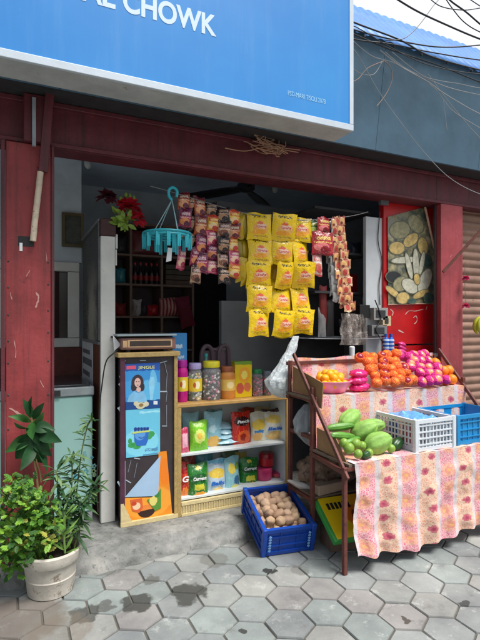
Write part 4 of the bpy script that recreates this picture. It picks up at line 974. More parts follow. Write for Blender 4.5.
stuff(m.build('bag_contents', M('pale buns', (220, 212, 186), .6, .1), bg_))
bag('clear_bag', [(309, 404, 4), (308, 410, 8), (306, 420, 10), (306, 430, 10), (309, 437, 8), (311, 443, 5), (312, 447, 1)], bagmat('clear grey film', (196, 206, 212), .45), 'clear grey plastic bag stuffed inside the stall frame', 2.86, 6, .16)

# ------------------------------------------------------------------ fruit stall
SX, SXR = 1.80, 3.235
st = thing('fruit_stall', (2.5, 2.65, 0), 'rusty steel fruit stall with two stepped tiers under flowered cloth', 'stall')
def leg(p, q, par=st): MB().bar(p, q, .026).build('leg', RUST, par, bevel=.003)
for x in (SX, SXR):
    leg((x-.015, 2.31, 0), (x-.015, 2.31, .635)); leg((x+.02, 2.70, 0), (x+.02, 2.70, 1.06)); leg((x+.03, 3.0, 0.0), (x+.03, 3.0, 1.22))
    MB().bar((x-.018, 2.275, .575), (x+.03, 2.955, 1.27), .018, .026).build('rail', RUST, st, bevel=.003)
m = MB()
for z in (.975, .72, .30):
    m.bar((SX+.022, 2.702, z), (SX+.03, 2.99, z), .024, .028)
m.bar((SX-.012, 2.32, .60), (SX+.018, 2.70, .615), .024, .028)
m.bar((SX, 2.312, .62), (SXR, 2.312, .62), .026, .026); m.bar((SX, 2.70, .96), (SXR, 2.70, .96), .026, .026); m.bar((SX, 3.0, .96), (SXR, 3.0, .96), .026, .026); m.bar((SX, 2.705, .29), (SXR, 2.705, .29), .022, .026); m.bar((SX, 3.0, 1.20), (SXR, 3.0, 1.20), .022, .026)
m.build('cross_bar', RUST, st, bevel=.003)
BRD = M('grey board', (110, 96, 82), .8, .25, 12, .3, 50)
m = MB(); m.b2((SX+.01, 2.30, .636), (SXR-.01, 2.72, .65)); m.build('tier_board', BRD, st); m = MB(); m.b2((SX+.01, 2.69, .976), (SXR-.01, 3.03, .992)); m.build('tier_board', BRD, st)
m = MB(); m.b2((SX+.03, 2.69, .316), (SXR-.02, 3.02, .326)); m.build('low_shelf', BRD, st)
def clothmat():
    n = N('flowered cloth'); uv = n.new('ShaderNodeSeparateXYZ'); n.l.new(n.tc.outputs['UV'], uv.inputs[0])
    u = n.math('ADD', uv.outputs[0], n.math('MULTIPLY', n.math('SUBTRACT', n.noise(14, 2, .5, n.tc.outputs['UV']), .5), .016)); v = uv.outputs[1]
    t = n.math('FRACT', n.math('ADD', n.math('DIVIDE', u, .335), .44))
    pink, wht, org = lin((224, 162, 172)), lin((202, 196, 198)), lin((224, 190, 164))
    base = n.ramp(t, [(0, pink), (.36, wht), (.49, org), (.87, wht)], 'CONSTANT')
    isor = n.ramp(t, [(0, (0, 0, 0)), (.49, (1, 1, 1)), (.87, (0, 0, 0))], 'CONSTANT')
    stripe = n.ramp(t, [(0, (1, 1, 1)), (.36, (0, 0, 0)), (.49, (1, 1, 1)), (.87, (0, 0, 0))], 'CONSTANT')
    cmb = n.new('ShaderNodeCombineXYZ')
    n.put(cmb.inputs[0], n.math('ADD', n.math('DIVIDE', u, .1675), .72)); n.put(cmb.inputs[1], n.math('DIVIDE', v, .125))
    # lace of small curls
    lace = n.vor(95, n.tc.outputs['UV'], 'F1', 1, '2D'); l2 = n.vor(44, n.tc.outputs['UV'], 'DISTANCE_TO_EDGE', 1, '2D')
    dk = n.mix(isor, lin((204, 104, 132)), lin((212, 144, 108)))
    c = n.mix(n.math('MULTIPLY', n.step(lace.outputs['Distance'], .40, .28), stripe), base, dk)
    sp_ = n.vor(70, n.tc.outputs['UV'], 'F1', 1, '2D'); c = n.mix(n.math('MULTIPLY', n.step(sp_.outputs['Distance'], .34, .2), .4), c, lin((214, 150, 150)))
    c = n.mix(n.math('MULTIPLY', n.step(n.noise(5, 6, .7, n.tc.outputs['UV']), .5, .7), .18), c, lin((150, 120, 110)))
    c = n.mix(n.math('MULTIPLY', n.math('MULTIPLY', n.step(l2.outputs['Distance'], .10, .05), stripe), .7), c, lin((228, 200, 190)))
    fl_ = n.vor(1, cmb.outputs[0], 'F1', .42, '2D')
    pet = n.math('ADD', fl_.outputs['Distance'], n.math('MULTIPLY', n.math('SUBTRACT', n.noise(70, 3, .6, n.tc.outputs['UV']), .5), .34))
    hal = n.mix(isor, lin((230, 176, 120)), lin((230, 204, 176)))
    c = n.mix(n.math('MULTIPLY', n.step(pet, .36, .33), n.math('MULTIPLY', stripe, .5)), c, hal)
    fc_ = n.mix(isor, lin((216, 128, 120)), lin((194, 88, 112)))
    c = n.mix(n.math('MULTIPLY', n.math('MULTIPLY', n.step(pet, .205, .17), stripe), n.mix(isor, (.55, .55, .55, 1), (.9, .9, .9, 1))), c, fc_)
    inner = n.mix(isor, lin((228, 180, 110)), lin((168, 62, 92)))
    c = n.mix(n.math('MULTIPLY', n.step(pet, .10, .07), n.math('MULTIPLY', stripe, .8)), c, inner)
    n.bump(n.math('ADD', n.noise(9, 5, .6, n.tc.outputs['UV']), n.math('MULTIPLY', n.noise(300, 2, .5, n.tc.outputs['UV']), .05)), .45, .02)
    n.b.inputs['Sheen Weight'].default_value = .1
    return n.fin(c, .85, 0, .2)
CL = clothmat()
X0, X1 = 1.835, 3.26
def front(u, v):
    x = X0+u*(X1-X0)+.012*math.sin(v*7)*(1-u)**8; f = v**1.1
    y = 2.283-.012*v+.016*f*math.sin(2*PI*x/.168+.6*math.sin(3*v))+.010*f*math.sin(2*PI*x/.29+1)-.004+.020*noise.fractal(Vector((x*4.5, v*2.2, 2)), .8, 2.1, 4)*min(1, v*5)
    z = .658-(.575+.02*math.sin(x*6))*v+.008*math.sin(x*21)*v+.012*noise.noise(Vector((x*9, 1, 5)))*v
    return (x, y, z)
cl1 = MB()
def topf(u, v): return (X0+u*(X1-X0), 2.70-(.415)*v, .6565+.0035*math.sin(u*60)*math.sin(v*9))
cl1.grid(front, 150, 40, uvf=lambda u, v: (X0+u*(X1-X0), .66-.59*v)); cl1.grid(topf, 100, 14, uvf=lambda u, v: (X0+u*(X1-X0), 1.05-.4*v))
tag(cl1.build('front_tablecloth', CL, ang=80), 'flowered pink and orange striped cloth hanging over the stall front', 'tablecloth')
def rz_(u, v):
    x = 1.83+u*1.42; z = 1.0-.338*v; return (x, 2.672+.008*v*math.sin(2*PI*x/.17+2)-.006*v, z+.006*math.sin(x*17)*(1-v))
def t2(u, v): return (1.83+u*1.42, 3.0-.328*v, .998+.003*math.sin(u*50)*math.sin(v*8))
def bk(u, v): x = 1.83+u*1.42; return (x, 2.985+.006*math.sin(x*30)+.02*(1-v), 1.232-.236*v+.006*math.sin(x*14)*(1-v))
cl2 = MB()
cl2.grid(rz_, 130, 16, uvf=lambda u, v: (1.87+u*1.42, 1.0-.34*v)); cl2.grid(t2, 90, 10, uvf=lambda u, v: (1.87+u*1.42, 1.3-.3*v)); cl2.grid(bk, 90, 10, uvf=lambda u, v: (1.80+u*1.42, 1.55-.24*v))
tag(cl2.build('upper_tablecloth', CL, ang=80), 'flowered striped cloth covering the upper tier and its riser', 'tablecloth')
# cardboard side pieces
def card(pts, lab, th=.006):
    m = MB(); n_ = len(pts); vs = [Vector(p) for p in pts]; off = Vector((th, 0, 0))
    m.add(vs+[p+off for p in vs], [tuple(range(n_)), tuple(range(2*n_-1, n_-1, -1))]+[(i, n_+i, n_+(i+1) % n_, (i+1) % n_) for i in range(n_)])
    tag(m.build('cardboard_sheet', CARD, smooth=False), lab, 'cardboard', 'cardboard side pieces of the stall')
card([(SX+.04, 2.98, 1.18), (SX+.035, 2.60, 1.10), (SX+.035, 2.62, .93), (SX+.04, 2.98, .97)], 'folded brown cardboard guarding the end of the upper tier')
card([(SX+.028, 2.66, .80), (SX+.028, 2.46, .78), (SX+.028, 2.34, .645), (SX+.028, 2.66, .66)], 'brown cardboard wedge guarding the end of the lower tier')

# ---- fruit
def lump(rr, amt, fr=1.6):
    o = Vector((rr.uniform(0, 50), rr.uniform(0, 50), rr.uniform(0, 50)))
    return lambda p: p*(1+amt*noise.noise(p*fr+o))
ORM = M('orange peel', (236, 130, 14), .42, .1, 14, .5, 260, sub=.05); LEM = M('yellow orange peel', (240, 168, 20), .4, .12, 20, .4, 240, sub=.05)
APP = None
def applemat():
    n = N('blushed apple skin'); k = n.ramp(n.noise(16, 4, .6), [(.3, lin((222, 110, 96))), (.5, lin((232, 150, 104))), (.7, lin((212, 80, 96)))])
    return n.fin(k, .3)
APP = applemat(); DKR = M('dark red apple skin', (150, 22, 50), .3, .2, 20)
def netmat(nm, col, dark):
    n = N(nm); v = n.vor(75, None, 'DISTANCE_TO_EDGE', .55)
    k = n.mix(n.step(v.outputs['Distance'], .10, .2), lin(dark), lin(col)); n.bump(n.step(v.outputs['Distance'], .22, .0), .6, .006)
    return n.fin(k, .6, 0, .3)
NO = netmat('orange foam net', (248, 128, 62), (226, 98, 44)); NP = netmat('pink foam net', (226, 58, 150), (204, 36, 128))
def netfruit(r_, skin, net, label, group, cov, seed, nm='wrapped_apple'):
    rr = random.Random(seed)
    o = MB().ell((0, 0, 0), (r_, r_, r_*.92), None, 18, 12, fn=lump(rr, .10)).build(nm, skin, origin=(0, 0, -r_*.92))
    tag(o, label, 'fruit', group)
    m = MB(); vs = []; seg, rg = 22, 12
    for i in range(rg+1):
        a = PI-(PI-cov)*i/rg
        for k in range(seg):
            f = r_*(1.06+.035*math.sin(k*PI*2*7/seg)*(i/rg)+.02*rr.uniform(-1, 1)) if i < rg else r_*1.0
            b = 2*PI*k/seg; vs.append((f*math.sin(a)*math.cos(b), f*math.sin(a)*math.sin(b), f*.94*math.cos(a)))
    fs = [(i*seg+k, i*seg+(k+1) % seg, (i+1)*seg+(k+1) % seg, (i+1)*seg+k) for i in range(rg) for k in range(seg)]
    m.add(vs, fs); nb = m.build('foam_net', net, o, ang=85)
    # parent origin sits at the fruit's base while net vertices were centred at the world origin
    return o
def pile(protos, x0, x1, rows, y0, z0, r_, dy, dz, tilt, jit=.006, skip=(), step=2.02):
    k = 0; used = set(); rr = random.Random(int(x0*100))
    for row in range(rows):
        n_ = max(1, int((x1-x0)/(r_*step))); off = (row % 2)*r_
        if row % 2: n_ -= 1
        for i in range(n_):
            if (row, i) in skip: continue
            p = protos[k % len(protos)]; k += 1
            loc = (x0+r_+off+i*(x1-x0-2*r_)/max(1, (int((x1-x0)/(r_*step))-1))+rr.uniform(-jit, jit), y0+row*dy+rr.uniform(-jit, jit), z0+row*dz+rr.uniform(0, jit))
            rot = (tilt+rr.uniform(-.5, .5), rr.uniform(-.5, .5), rr.uniform(0, 6))
            e = Matrix.Rotation(tilt+rr.uniform(-.45, .35), 3, 'X')@Matrix.Rotation(rr.uniform(-.6, .6), 3, 'Y')@Matrix.Rotation(rr.uniform(0, 6), 3, 'Z')
            if p.name not in used:
                used.add(p.name); p.location = loc; p.rotation_euler = e.to_euler()
            else: copy_tree(p, loc, e.to_euler(), (rr.uniform(.92, 1.14),)*3)
r_ = .037
po = [netfruit(r_, DKR if i == 1 else ORM, NO, 'fruit wrapped in an orange foam net, heaped on the upper tier', 'fruits in orange nets', (.45, .75, .3)[i], 20+i) for i in range(3)]
pp = [netfruit(r_, APP, NP, 'blushed apple in a pink foam net, heaped on the upper tier', 'apples in pink nets', (.75, .55, .85)[i], 30+i) for i in range(3)]
pile(po, 2.33, 2.77, 5, 2.708, 1.036, r_, .050, .043, .55, step=1.72, jit=.008)
pile(pp, 2.745, 3.075, 5, 2.708, 1.036, r_, .050, .042, .95, step=1.72, jit=.008)
def ball(r_, mat, nm, seed, sq=.95): return MB().ell((0, 0, 0), (r_, r_, r_*sq), None, 20, 14, fn=lump(random.Random(seed), .04)).build(nm, mat, origin=(0, 0, 0))
orp = ball(.042, ORM, 'orange', 1); tag(orp, 'loose bare orange at the right end of the upper tier', 'orange', 'loose oranges on the upper tier')
spots = [(3.09, 2.73, 1.041), (3.17, 2.735, 1.041), (3.075, 2.81, 1.05), (3.155, 2.815, 1.052), (3.12, 2.775, 1.108), (3.195, 2.79, 1.108), (3.09, 2.885, 1.12), (3.165, 2.89, 1.11), (3.125, 2.86, 1.165)]
for i, s_ in enumerate(spots):
    e = (R.uniform(0, 3), R.uniform(0, 3), R.uniform(0, 3))
    if i == 0: orp.location = s_; orp.rotation_euler = e
    else: copy_tree(orp, s_, e)
# pink bundles
for i, (dx, dz, lab) in enumerate(((0, 0, 'bottom'), (-.008, .048, 'middle'), (.006, .094, 'top'))):
    rr = random.Random(60+i); q = at(361, 394, 2.74)
    o = MB().ell((0, 0, 0), (.078, .06, .032), None, 28, 16, fn=lambda p, rr=rr, o_=i: p*(1+.16*noise.noise(p*3.4+Vector((o_*7, 3, 1)))+.06*math.sin(9*math.atan2(p.y, p.x)+o_))).build('fruit_bag', M('magenta film', (222, 44, 118), .22, .3, 14, .7, 36), origin=(0, 0, 0), ang=80)
    o.location = (q.x+dx, 2.755+.01*i, 1.03+dz); o.rotation_euler = (0, .06*(i-1), .2*i); tag(o, lab+' shiny magenta bag of fruit stacked between basin and orange nets', 'bag of fruit', 'magenta fruit bags')
# pink basin of lemons
bc_ = Vector((at(331, 390, 2.82).x, 2.83, 1.0)); ba = thing('pink_basin', tuple(bc_), 'pink plastic basin full of yellow oranges on the upper tier', 'basin')
PB = M('pink plastic', (236, 140, 180), .3, .06, 8)
MB().lathe([(.09, 0), (.105, .004), (.135, .055), (.145, .078), (.156, .08), (.157, .086), (.143, .086), (.13, .055), (.10, .012), (.0, .012)], bc_, 36).build('bowl', PB, ba, ang=50)
lp = ball(.031, LEM, 'yellow_orange', 2, .92); tag(lp, 'small yellow orange heaped in the pink basin', 'orange', 'yellow oranges in the basin'); first = True; rr = random.Random(4)
for (n_, rad, z) in ((12, .105, .058), (7, .068, .068), (1, 0, .07), (8, .075, .105), (4, .035, .125)):
    for k in range(n_):
        a = 2*PI*k/n_+z*20; loc = (bc_.x+rad*math.cos(a)+rr.uniform(-.006, .006), bc_.y+rad*math.sin(a)*.98+rr.uniform(-.006, .006), 1.0+z+rr.uniform(-.004, .006)); e = (rr.uniform(0, 3), rr.uniform(0, 3), 0)
        if first: lp.location = loc; lp.rotation_euler = e; first = False
        else: copy_tree(lp, loc, e)
# gourds and small vegetables on the lower tier
LG = M('light green gourd skin', (134, 178, 84), .6, .2, 22, .9, 34, wear=(104, 150, 60), wamt=.6); MG = M('mid green skin', (86, 140, 48), .4, .22, 18, .3, 60); DG = M('dark green skin', (34, 74, 30), .35, .25, 20, .3, 60); YG = M('yellow green skin', (124, 160, 60), .4, .12, 20, .3, 120)
def ridged(k, amt, rr): 
    o = Vector((rr.uniform(0, 9), 1, 2)); return lambda p: Vector((p.x*(1-.12*p.z), p.y*(1-.12*p.z), p.z))*(1+amt*math.cos(k*math.atan2(p.y, p.x))*math.sqrt(max(0, 1-p.z*p.z))+.05*noise.noise(p*2.3+o))
veg = [('chayote', (372, 427), 2.60, (.056, .048, .09), (.3, 1.3, -.3), LG, 'pale green chayote behind, closest to the white crate', 7), ('cucumber', (352, 441), 2.45, (.022, .022, .08), (.1, 1.45, .3), MG, 'short green cucumber between the limes and the largest chayote', 9), ('lime', (344, 443), 2.40, (.028, .028, .03), (.3, .2, 0), YG, 'lime against the cardboard wedge under the cucumber', 0), ('lime', (369, 453), 2.345, (.026, .026, .028), (.3, .2, 0), YG, 'lime beside the small dark green gourd at the cloth edge', 0), ('chayote', (350, 419), 2.60, (.060, .052, .10), (0, 1.2, .2), LG, 'pale green chayote at the back of the green heap', 7), ('chayote', (364, 431), 2.50, (.066, .056, .096), (.5, .95, 0), LG, 'pale green chayote in the middle of the green heap', 7), ('chayote', (378, 443), 2.40, (.070, .058, .098), (.6, 1.15, .4), LG, 'largest pale green chayote, front right of the green heap', 7),
       ('cucumber', (340, 427), 2.55, (.026, .026, .105), (.1, 1.5, -.1), MG, 'dark striped cucumber lying behind the other', 9), ('cucumber', (343, 436), 2.47, (.025, .025, .10), (.1, 1.72, .12), MG, 'green cucumber lying in front against the cardboard wedge', 9),
       ('lime', (349, 448.5), 2.37, (.033, .033, .036), (.4, .3, 0), YG, 'round yellow green lime, left of the front two', 0), ('lime', (358, 454), 2.33, (.027, .027, .029), (.4, .3, 0), YG, 'small round lime at the very front of the heap', 0), ('lime', (356, 444), 2.42, (.033, .03, .034), (.2, .6, 0), YG, 'yellow green lime between cucumber and chayotes', 0), ('lime', (362, 446), 2.41, (.027, .026, .03), (.2, .6, 0), YG, 'lime tucked under the largest chayote', 0),
       ('lime', (391, 448.5), 2.36, (.027, .027, .028), (0, 0, 0), YG, 'single lime beside the dark green gourd near the white crate', 0),
       ('dark_gourd', (397, 444), 2.42, (.036, .036, .062), (.2, 1.1, .5), DG, 'dark green gourd beside the white crate', 8), ('dark_gourd', (366, 455), 2.34, (.024, .024, .036), (.1, 1.2, 0), DG, 'small dark green gourd under the front chayote', 8)]
for nm, (px, py), y, rad, rot, mt, lab, k in veg:
    rr = random.Random(int(px)); q = at(px, py, y); o = MB().ell((0, 0, 0), rad, None, 28, 18, fn=ridged(k, .07, rr) if k else lump(rr, .05)).build(nm, mt, origin=(0, 0, 0), ang=80)
    o.location = (q.x, q.y, max(q.z, .66+min(rad)*.9)); o.rotation_euler = rot; tag(o, lab, nm.replace('_', ' '), nm.replace('_', ' ')+' heap on the lower tier')

# crates
def crate(name, w_, d_, h_, mat, label, cat='crate', pitch=.04, bars=.006, solid_ratio=.0, rows=4):
    """open lattice crate built around its base centre"""
    t = thing(name, (0, 0, 0), label, cat)
    m = MB(); m.box((0, 0, .006), (w_-.02, d_-.02, .012)); m.build('floor', mat, t)
    def side(a, b, nm):
        a = Vector(a); b = Vector(b); L = (b-a).length; n_ = max(2, int(L/pitch)); m = MB(); u = (b-a).normalized()
        out = Vector((u.y, -u.x, 0))
        m.bar(a+Vector((0, 0, h_-.012)), b+Vector((0, 0, h_-.012)), .022, .024); m.bar(a+Vector((0, 0, .012)), b+Vector((0, 0, .012)), .016, .024)
        for k in range(1, n_): p = a+(b-a)*(k/n_); m.bar(p+Vector((0, 0, .02)), p+Vector((0, 0, h_-.02)), .008, bars)
        for k in range(1, rows): z = h_*k/rows; m.bar(a+Vector((0, 0, z))+out*.002, b+Vector((0, 0, z))+out*.002, .009, bars*1.3)
        if solid_ratio:
            c = (a+b)/2; m.box(c+Vector((0, 0, h_*.5))-out*.004, (abs(u.x)*L+abs(u.y)*.004, abs(u.y)*L+abs(u.x)*.004, h_-.03))
        m.build(nm, mat, t)
    X, Y = w_/2-.01, d_/2-.01
    side((-X, -Y, 0), (X, -Y, 0), 'side'); side((X, -Y, 0), (X, Y, 0), 'side'); side((X, Y, 0), (-X, Y, 0), 'side'); side((-X, Y, 0), (-X, -Y, 0), 'side')
    for sx in (-1, 1):
        for sy in (-1, 1): MB().box((sx*X, sy*Y, h_/2), (.03, .03, h_+.01)).build('corner_post', mat, t, bevel=.004)
    return t
WC = M('white crate plastic', (206, 214, 220), .4, .08, 8); BC = M('light blue crate plastic', (24, 132, 190), .4, .1, 8); NB = M('royal blue crate plastic', (14, 66, 158), .38, .16, 8, .15, 40)
wcr = crate('white_crate', .36, .39, .205, WC, 'white plastic lattice crate on the lower stall tier', pitch=.03, rows=5, bars=.007); wcr.location = (2.525, 2.50, .659)
bcr = crate('blue_crate', .50, .37, .20, BC, 'light blue plastic crate right of the white crate on the stall', pitch=.05, solid_ratio=1, rows=4); bcr.location = (2.985, 2.50, .659)
m = MB()
def bcl(u, v): x = 2.36+.27*u; y = 2.34+.3*v; return (x, y, .845+.03*math.sin(PI*u)*math.sin(PI*v)+.022*noise.noise(Vector((u*5, v*5, 3)))+.01*noise.noise(Vector((u*13, v*13, 9))))
m.grid(bcl, 34, 34); tag(m.build('blue_bag', bagmat('sky blue film', (98, 170, 232), .92), ang=80), 'crumpled sky blue plastic bag stuffed in the white crate', 'plastic bag')
Rp = random.Random(12)
for i, (nm, col, x, y, hh, lab) in enumerate((('paper_pack', (150, 60, 60), 2.43, 2.44, .13, 'brown red packet at the left inside the white crate'), ('paper_pack', (196, 206, 210), 2.60, 2.43, .15, 'white packet standing at the front inside the white crate'), ('paper_pack', (206, 150, 90), 2.54, 2.56, .15, 'orange brown packet behind inside the white crate'), ('paper_pack', (60, 100, 160), 2.47, 2.62, .14, 'dark blue packet at the back inside the white crate'))):
    o = pillow(.12, hh, .06, i+80).build(nm, M('film %d' % i, col, .3, .25, 20, .4, 30), origin=(0, 0, 0)); o.location = (x, y, .673); o.rotation_euler = (-.1, .1*i-.1, .4*i); tag(o, lab, 'packet', 'packets inside the white crate')

# potato crate leaning on the step
pc = crate('potato_crate', .355, .47, .19, NB, 'royal blue plastic crate of potatoes leaning on the concrete step', solid_ratio=1, pitch=.085, rows=3)
th = math.atan2(.095, .36)
fl_, frr = gz(262, 557), gz(313, 551); ctr = (fl_+frr)/2; ang = math.atan2(frr.y-fl_.y, frr.x-fl_.x)+.05
RM = Euler((0, 0, ang)).to_matrix()@Euler((th, 0, 0)).to_matrix()
pc.location = ctr+RM@Vector((0, .235, 0))+Vector((0, 0, .004)); pc.rotation_euler = RM.to_euler()
for sx in (-1, 1):
    m = MB()
    for k in range(6): m.box((sx*.135, -.2375-.0065, .045+k*.02), (.016, .003, .013), 0, Euler((0, .5, 0)))
    o = m.build('mark', M('pale blue mark', (120, 170, 220), .5), None, False, origin=(0, 0, 0)); o.parent = pc
POT = []
for i in range(4):
    rr = random.Random(40+i); f = lump(rr, .17, 1.2)
    n_ = N('potato skin %d' % i); c_ = [(178, 148, 122), (188, 160, 134), (166, 136, 112), (180, 152, 122)][i]
    k = n_.ramp(n_.noise(22, 6, .7), [(.3, tuple(v*.72 for v in lin(c_)[:3])), (.5, lin(c_)), (.75, tuple(min(1, v*1.15) for v in lin(c_)[:3]))])
    sp = n_.vor(60); k = n_.mix(n_.step(sp.outputs['Distance'], .14, .08), k, lin((128, 92, 70))); n_.bump(n_.noise(60, 4), .3, .005)
    o = MB().ell((0, 0, 0), ((.046, .034, .031), (.038, .033, .030), (.050, .032, .029), (.034, .031, .029))[i], None, 24, 16, fn=f).build('potato', n_.fin(k, .7, 0, .3), origin=(0, 0, 0), ang=80)
    tag(o, 'pale brown potato in the heap filling the royal blue crate', 'potato', 'potatoes in the blue crate'); POT.append(o)
k = 0; rr = random.Random(77)
for layer in range(4):
    nx, ny = (5, 7) if layer < 3 else (4, 5)
    ext = ((.25, .36), (.27, .38), (.30, .42))[layer] if layer < 3 else (.22, .32)
    for j in range(ny):
        for i in range(nx):
            if layer < 2 and 0 < i < nx-1 and 0 < j < ny-1: continue
            x = (-.5+(i+.5+(.5 if j % 2 else 0)*.5-.12)/nx)*ext[0]; y = (-.5+(j+.5)/ny)*ext[1]
            z = .05+layer*.042+.03*math.cos(x*5)*math.cos(y*3.4)-.03+rr.uniform(-.006, .006)
            loc = pc.location+RM@Vector((x+rr.uniform(-.008, .008), y+rr.uniform(-.008, .008), z)); e = (rr.uniform(-.9, .9), rr.uniform(-.9, .9), rr.uniform(0, 6))
            if k < 4: POT[k].location = loc; POT[k].rotation_euler = e
            else: copy_tree(POT[rr.randrange(4)], loc, e)
            k += 1
# things under the stall
def sack(nm, c, rad, lab, seed, mt):
    o = MB().ell((0, 0, 0), rad, None, 40, 26, fn=lambda p: p*(1+.30*noise.noise(p*2.1+Vector((seed, 0, 0)))+.16*noise.noise(p*5.5+Vector((0, seed, 0)))+.07*noise.noise(p*13+Vector((0, 0, seed))))).build(nm, mt, origin=(0, 0, 0), ang=80)
    o.location = c; tag(o, lab, 'sack', 'old sacks under the stall')
JUT = M('old jute', (128, 108, 92), .95, .4, 18, .9, 60, wear=(76, 60, 52), wamt=.55); JUT2 = M('grey brown jute', (104, 92, 84), .95, .4, 18, .9, 60, wear=(58, 50, 46), wamt=.55)
sack('jute_sack', (2.0, 2.88, .43), (.17, .12, .11), 'crumpled brown jute sack lying on the low shelf of the stall', 3, JUT)
sack('jute_sack', (2.2, 2.86, .45), (.2, .14, .13), 'grey brown jute sack stuffed behind the front cloth', 8, JUT2)
sack('jute_sack', (2.08, 2.84, .56), (.15, .12, .06), 'flattened brown sack topmost under the lower tier', 15, JUT)
q = at(296, 487, 2.9)
o = MB().ell((0, 0, 0), (.095, .03, .024), None, 24, 12, fn=lump(random.Random(5), .3)).build('white_roll', M('dirty white cloth', (196, 192, 186), .8, .1), origin=(0, 0, 0), ang=80); o.location = (q.x+.04, 2.88, .345); o.rotation_euler = (0, .25, -.5); tag(o, 'dirty white rolled cloth at the end of the low stall shelf', 'cloth roll')
m = MB(); m.box((1.98, 2.75, .36), (.24, .10, .065), 0, Euler((0, 0, .1))); tag(m.build('low_carton', M('grey carton', (168, 150, 134), .8, .12), bevel=.004), 'low greyish carton under the sacks inside the stall', 'carton')
q0 = at(312, 450, 2.72); m = MB(); m.box((q0.x+.02, 2.74, .70), (.05, .03, .075)); m.box((q0.x+.02, 2.74, .745), (.05, .03, .012), 1); tag(m.build('red_box', [RD, PAPER], bevel=.003), 'tiny red and white box hung at the middle stall leg', 'box')
yb = thing('yellow_box', (1.98, 2.5, .15), 'yellow flat carton with green edges tilted under the stall', 'carton')
rot = Euler((.56, 0, -.10)).to_matrix(); c = Vector((1.995, 2.565, .205))
m = MB(); m.box(c, (.34, .32, .04), 0, rot); m.build('tray', M('green carton edge', (60, 156, 70), .5, .1), yb, bevel=.003)
m = MB(); m.box(c+rot@Vector((.010, .004, .022)), (.316, .306, .003), 0, rot); fcp = m.build('printed_face', print_mat('yellow carton print', (240, 206, 20), [('e', .68, .45, .24, .24, (226, 120, 30)), ('e', .68, .45, .12, .13, (120, 50, 30)), ('e', .9, .8, .2, .2, (238, 170, 40))], .4, .05, axis='Y'), yb, False)
m = MB()
for k in range(6): m.box(c+rot@Vector((-.10+k*.03, .085, .0245)), (.02, .05, .0016), 0, rot)
m.build('lettering', INK, yb, False)
m = MB(); m.box((2.02, 2.62, .062), (.28, .16, .12), 0, Euler((0, 0, -.15))); tag(m.build('under_carton', M('brown grey carton', (112, 92, 78), .85), bevel=.004), 'dull brown carton on the pavement propping the yellow box', 'carton')

# ------------------------------------------------------------------ right side: white column, picture, bottles, pink garland, shutter
cm = thing('shelf_column', (3.05, 3.6, .1), 'white shelf end panel beside the red wall with a cable down its face', 'shelf')
q0 = at(366, 207, 3.30); q1 = at(383, 207, 3.30)
m = MB(); m.b2((q0.x, 3.30, .1), (q1.x, 3.34, 2.42)); m.build('end_panel', M('off white panel', (196, 202, 204), .5, .08, 6), cm, bevel=.004)
m = MB(); m.tube(catm([at(380, 212, 3.29), at(378, 240, 3.29), at(382, 262, 3.29), at(379, 285, 3.29), at(380, 305, 3.29)], 6), .004, 6); m.build('cord', DARKM, cm)
m = MB(); q = at(383, 200, 3.25); m.b2((q.x-.03, 3.24, q.z-.04), (q.x+.06, 3.277, q.z+.06)); m.build('switch_box', M('grey box', (100, 104, 110), .5), cm, bevel=.005)
BS = M('dim shelf board', (70, 74, 80), .6)
m = MB()
for z in (.9, 1.35, 1.75, 2.1, 2.48): m.b2((2.35, 3.45, z), (q1.x, 3.85, z+.02))
m.b2((2.35, 3.85, .1), (q1.x, 3.87, 2.5)); m.build('shelf_board', BS, cm, False)
Rs = random.Random(21)
for i, (px, py, col, lab, sz) in enumerate(((352, 262, (170, 24, 36), 'red packet on the upper right inner shelf', .16), (345, 243, (60, 52, 60), 'dark packet on the upper right inner shelf', .12), (357, 300, (120, 20, 50), 'maroon packet on the middle right inner shelf', .15), (347, 300, (40, 36, 50), 'near black packet on the middle right inner shelf', .14), (358, 228, (40, 52, 70), 'dark blue packet on the top right inner shelf', .12), (345, 228, (90, 40, 44), 'dull red packet on the top right inner shelf', .1))):
    q = at(px, py, 3.62); zz = max(z for z in (.9, 1.35, 1.75, 2.1) if z < q.z)+.02
    o = pillow(sz, sz*1.15, .06, i+5).build('shelf_packet', M('inner film %d' % i, col, .35, .25, 14, .4, 30), origin=(0, 0, 0)); o.location = (q.x, 3.64, zz); o.rotation_euler = (-.1, 0, Rs.uniform(-.3, .3)); tag(o, lab, 'packet', 'packets on the right inner shelf')
# meters and small gear at the column foot
for i, (a, b, c, d, col, lab) in enumerate(((374, 388, 308, 320, (150, 150, 146), 'upper grey meter box low on the white column'), (372, 387, 325, 336, (120, 122, 122), 'lower grey meter box low on the white column'), (383, 391, 316, 326, (196, 178, 140), 'cream plug block beside the meter boxes'))):
    p = at(a, d, 3.22); q = at(b, c, 3.22); m = MB(); m.b2((p.x, 3.22, p.z), (q.x, 3.277, q.z)); m.b2((p.x+.02, 3.216, p.z+.02), (q.x-.03, 3.219, q.z-.02), 1)
    tag(m.build('meter_box', [M('meter %d' % i, col, .5), DARKM], bevel=.006), lab, 'meter box', 'meter boxes')
P = catm([at(375, 300, 3.21), at(381, 318, 3.21), at(376, 330, 3.21), at(385, 345, 3.21)], 6); tag(MB().tube(P, .005, 6).build('meter_cable', CB), 'black cable looping over the grey meter boxes', 'cable')
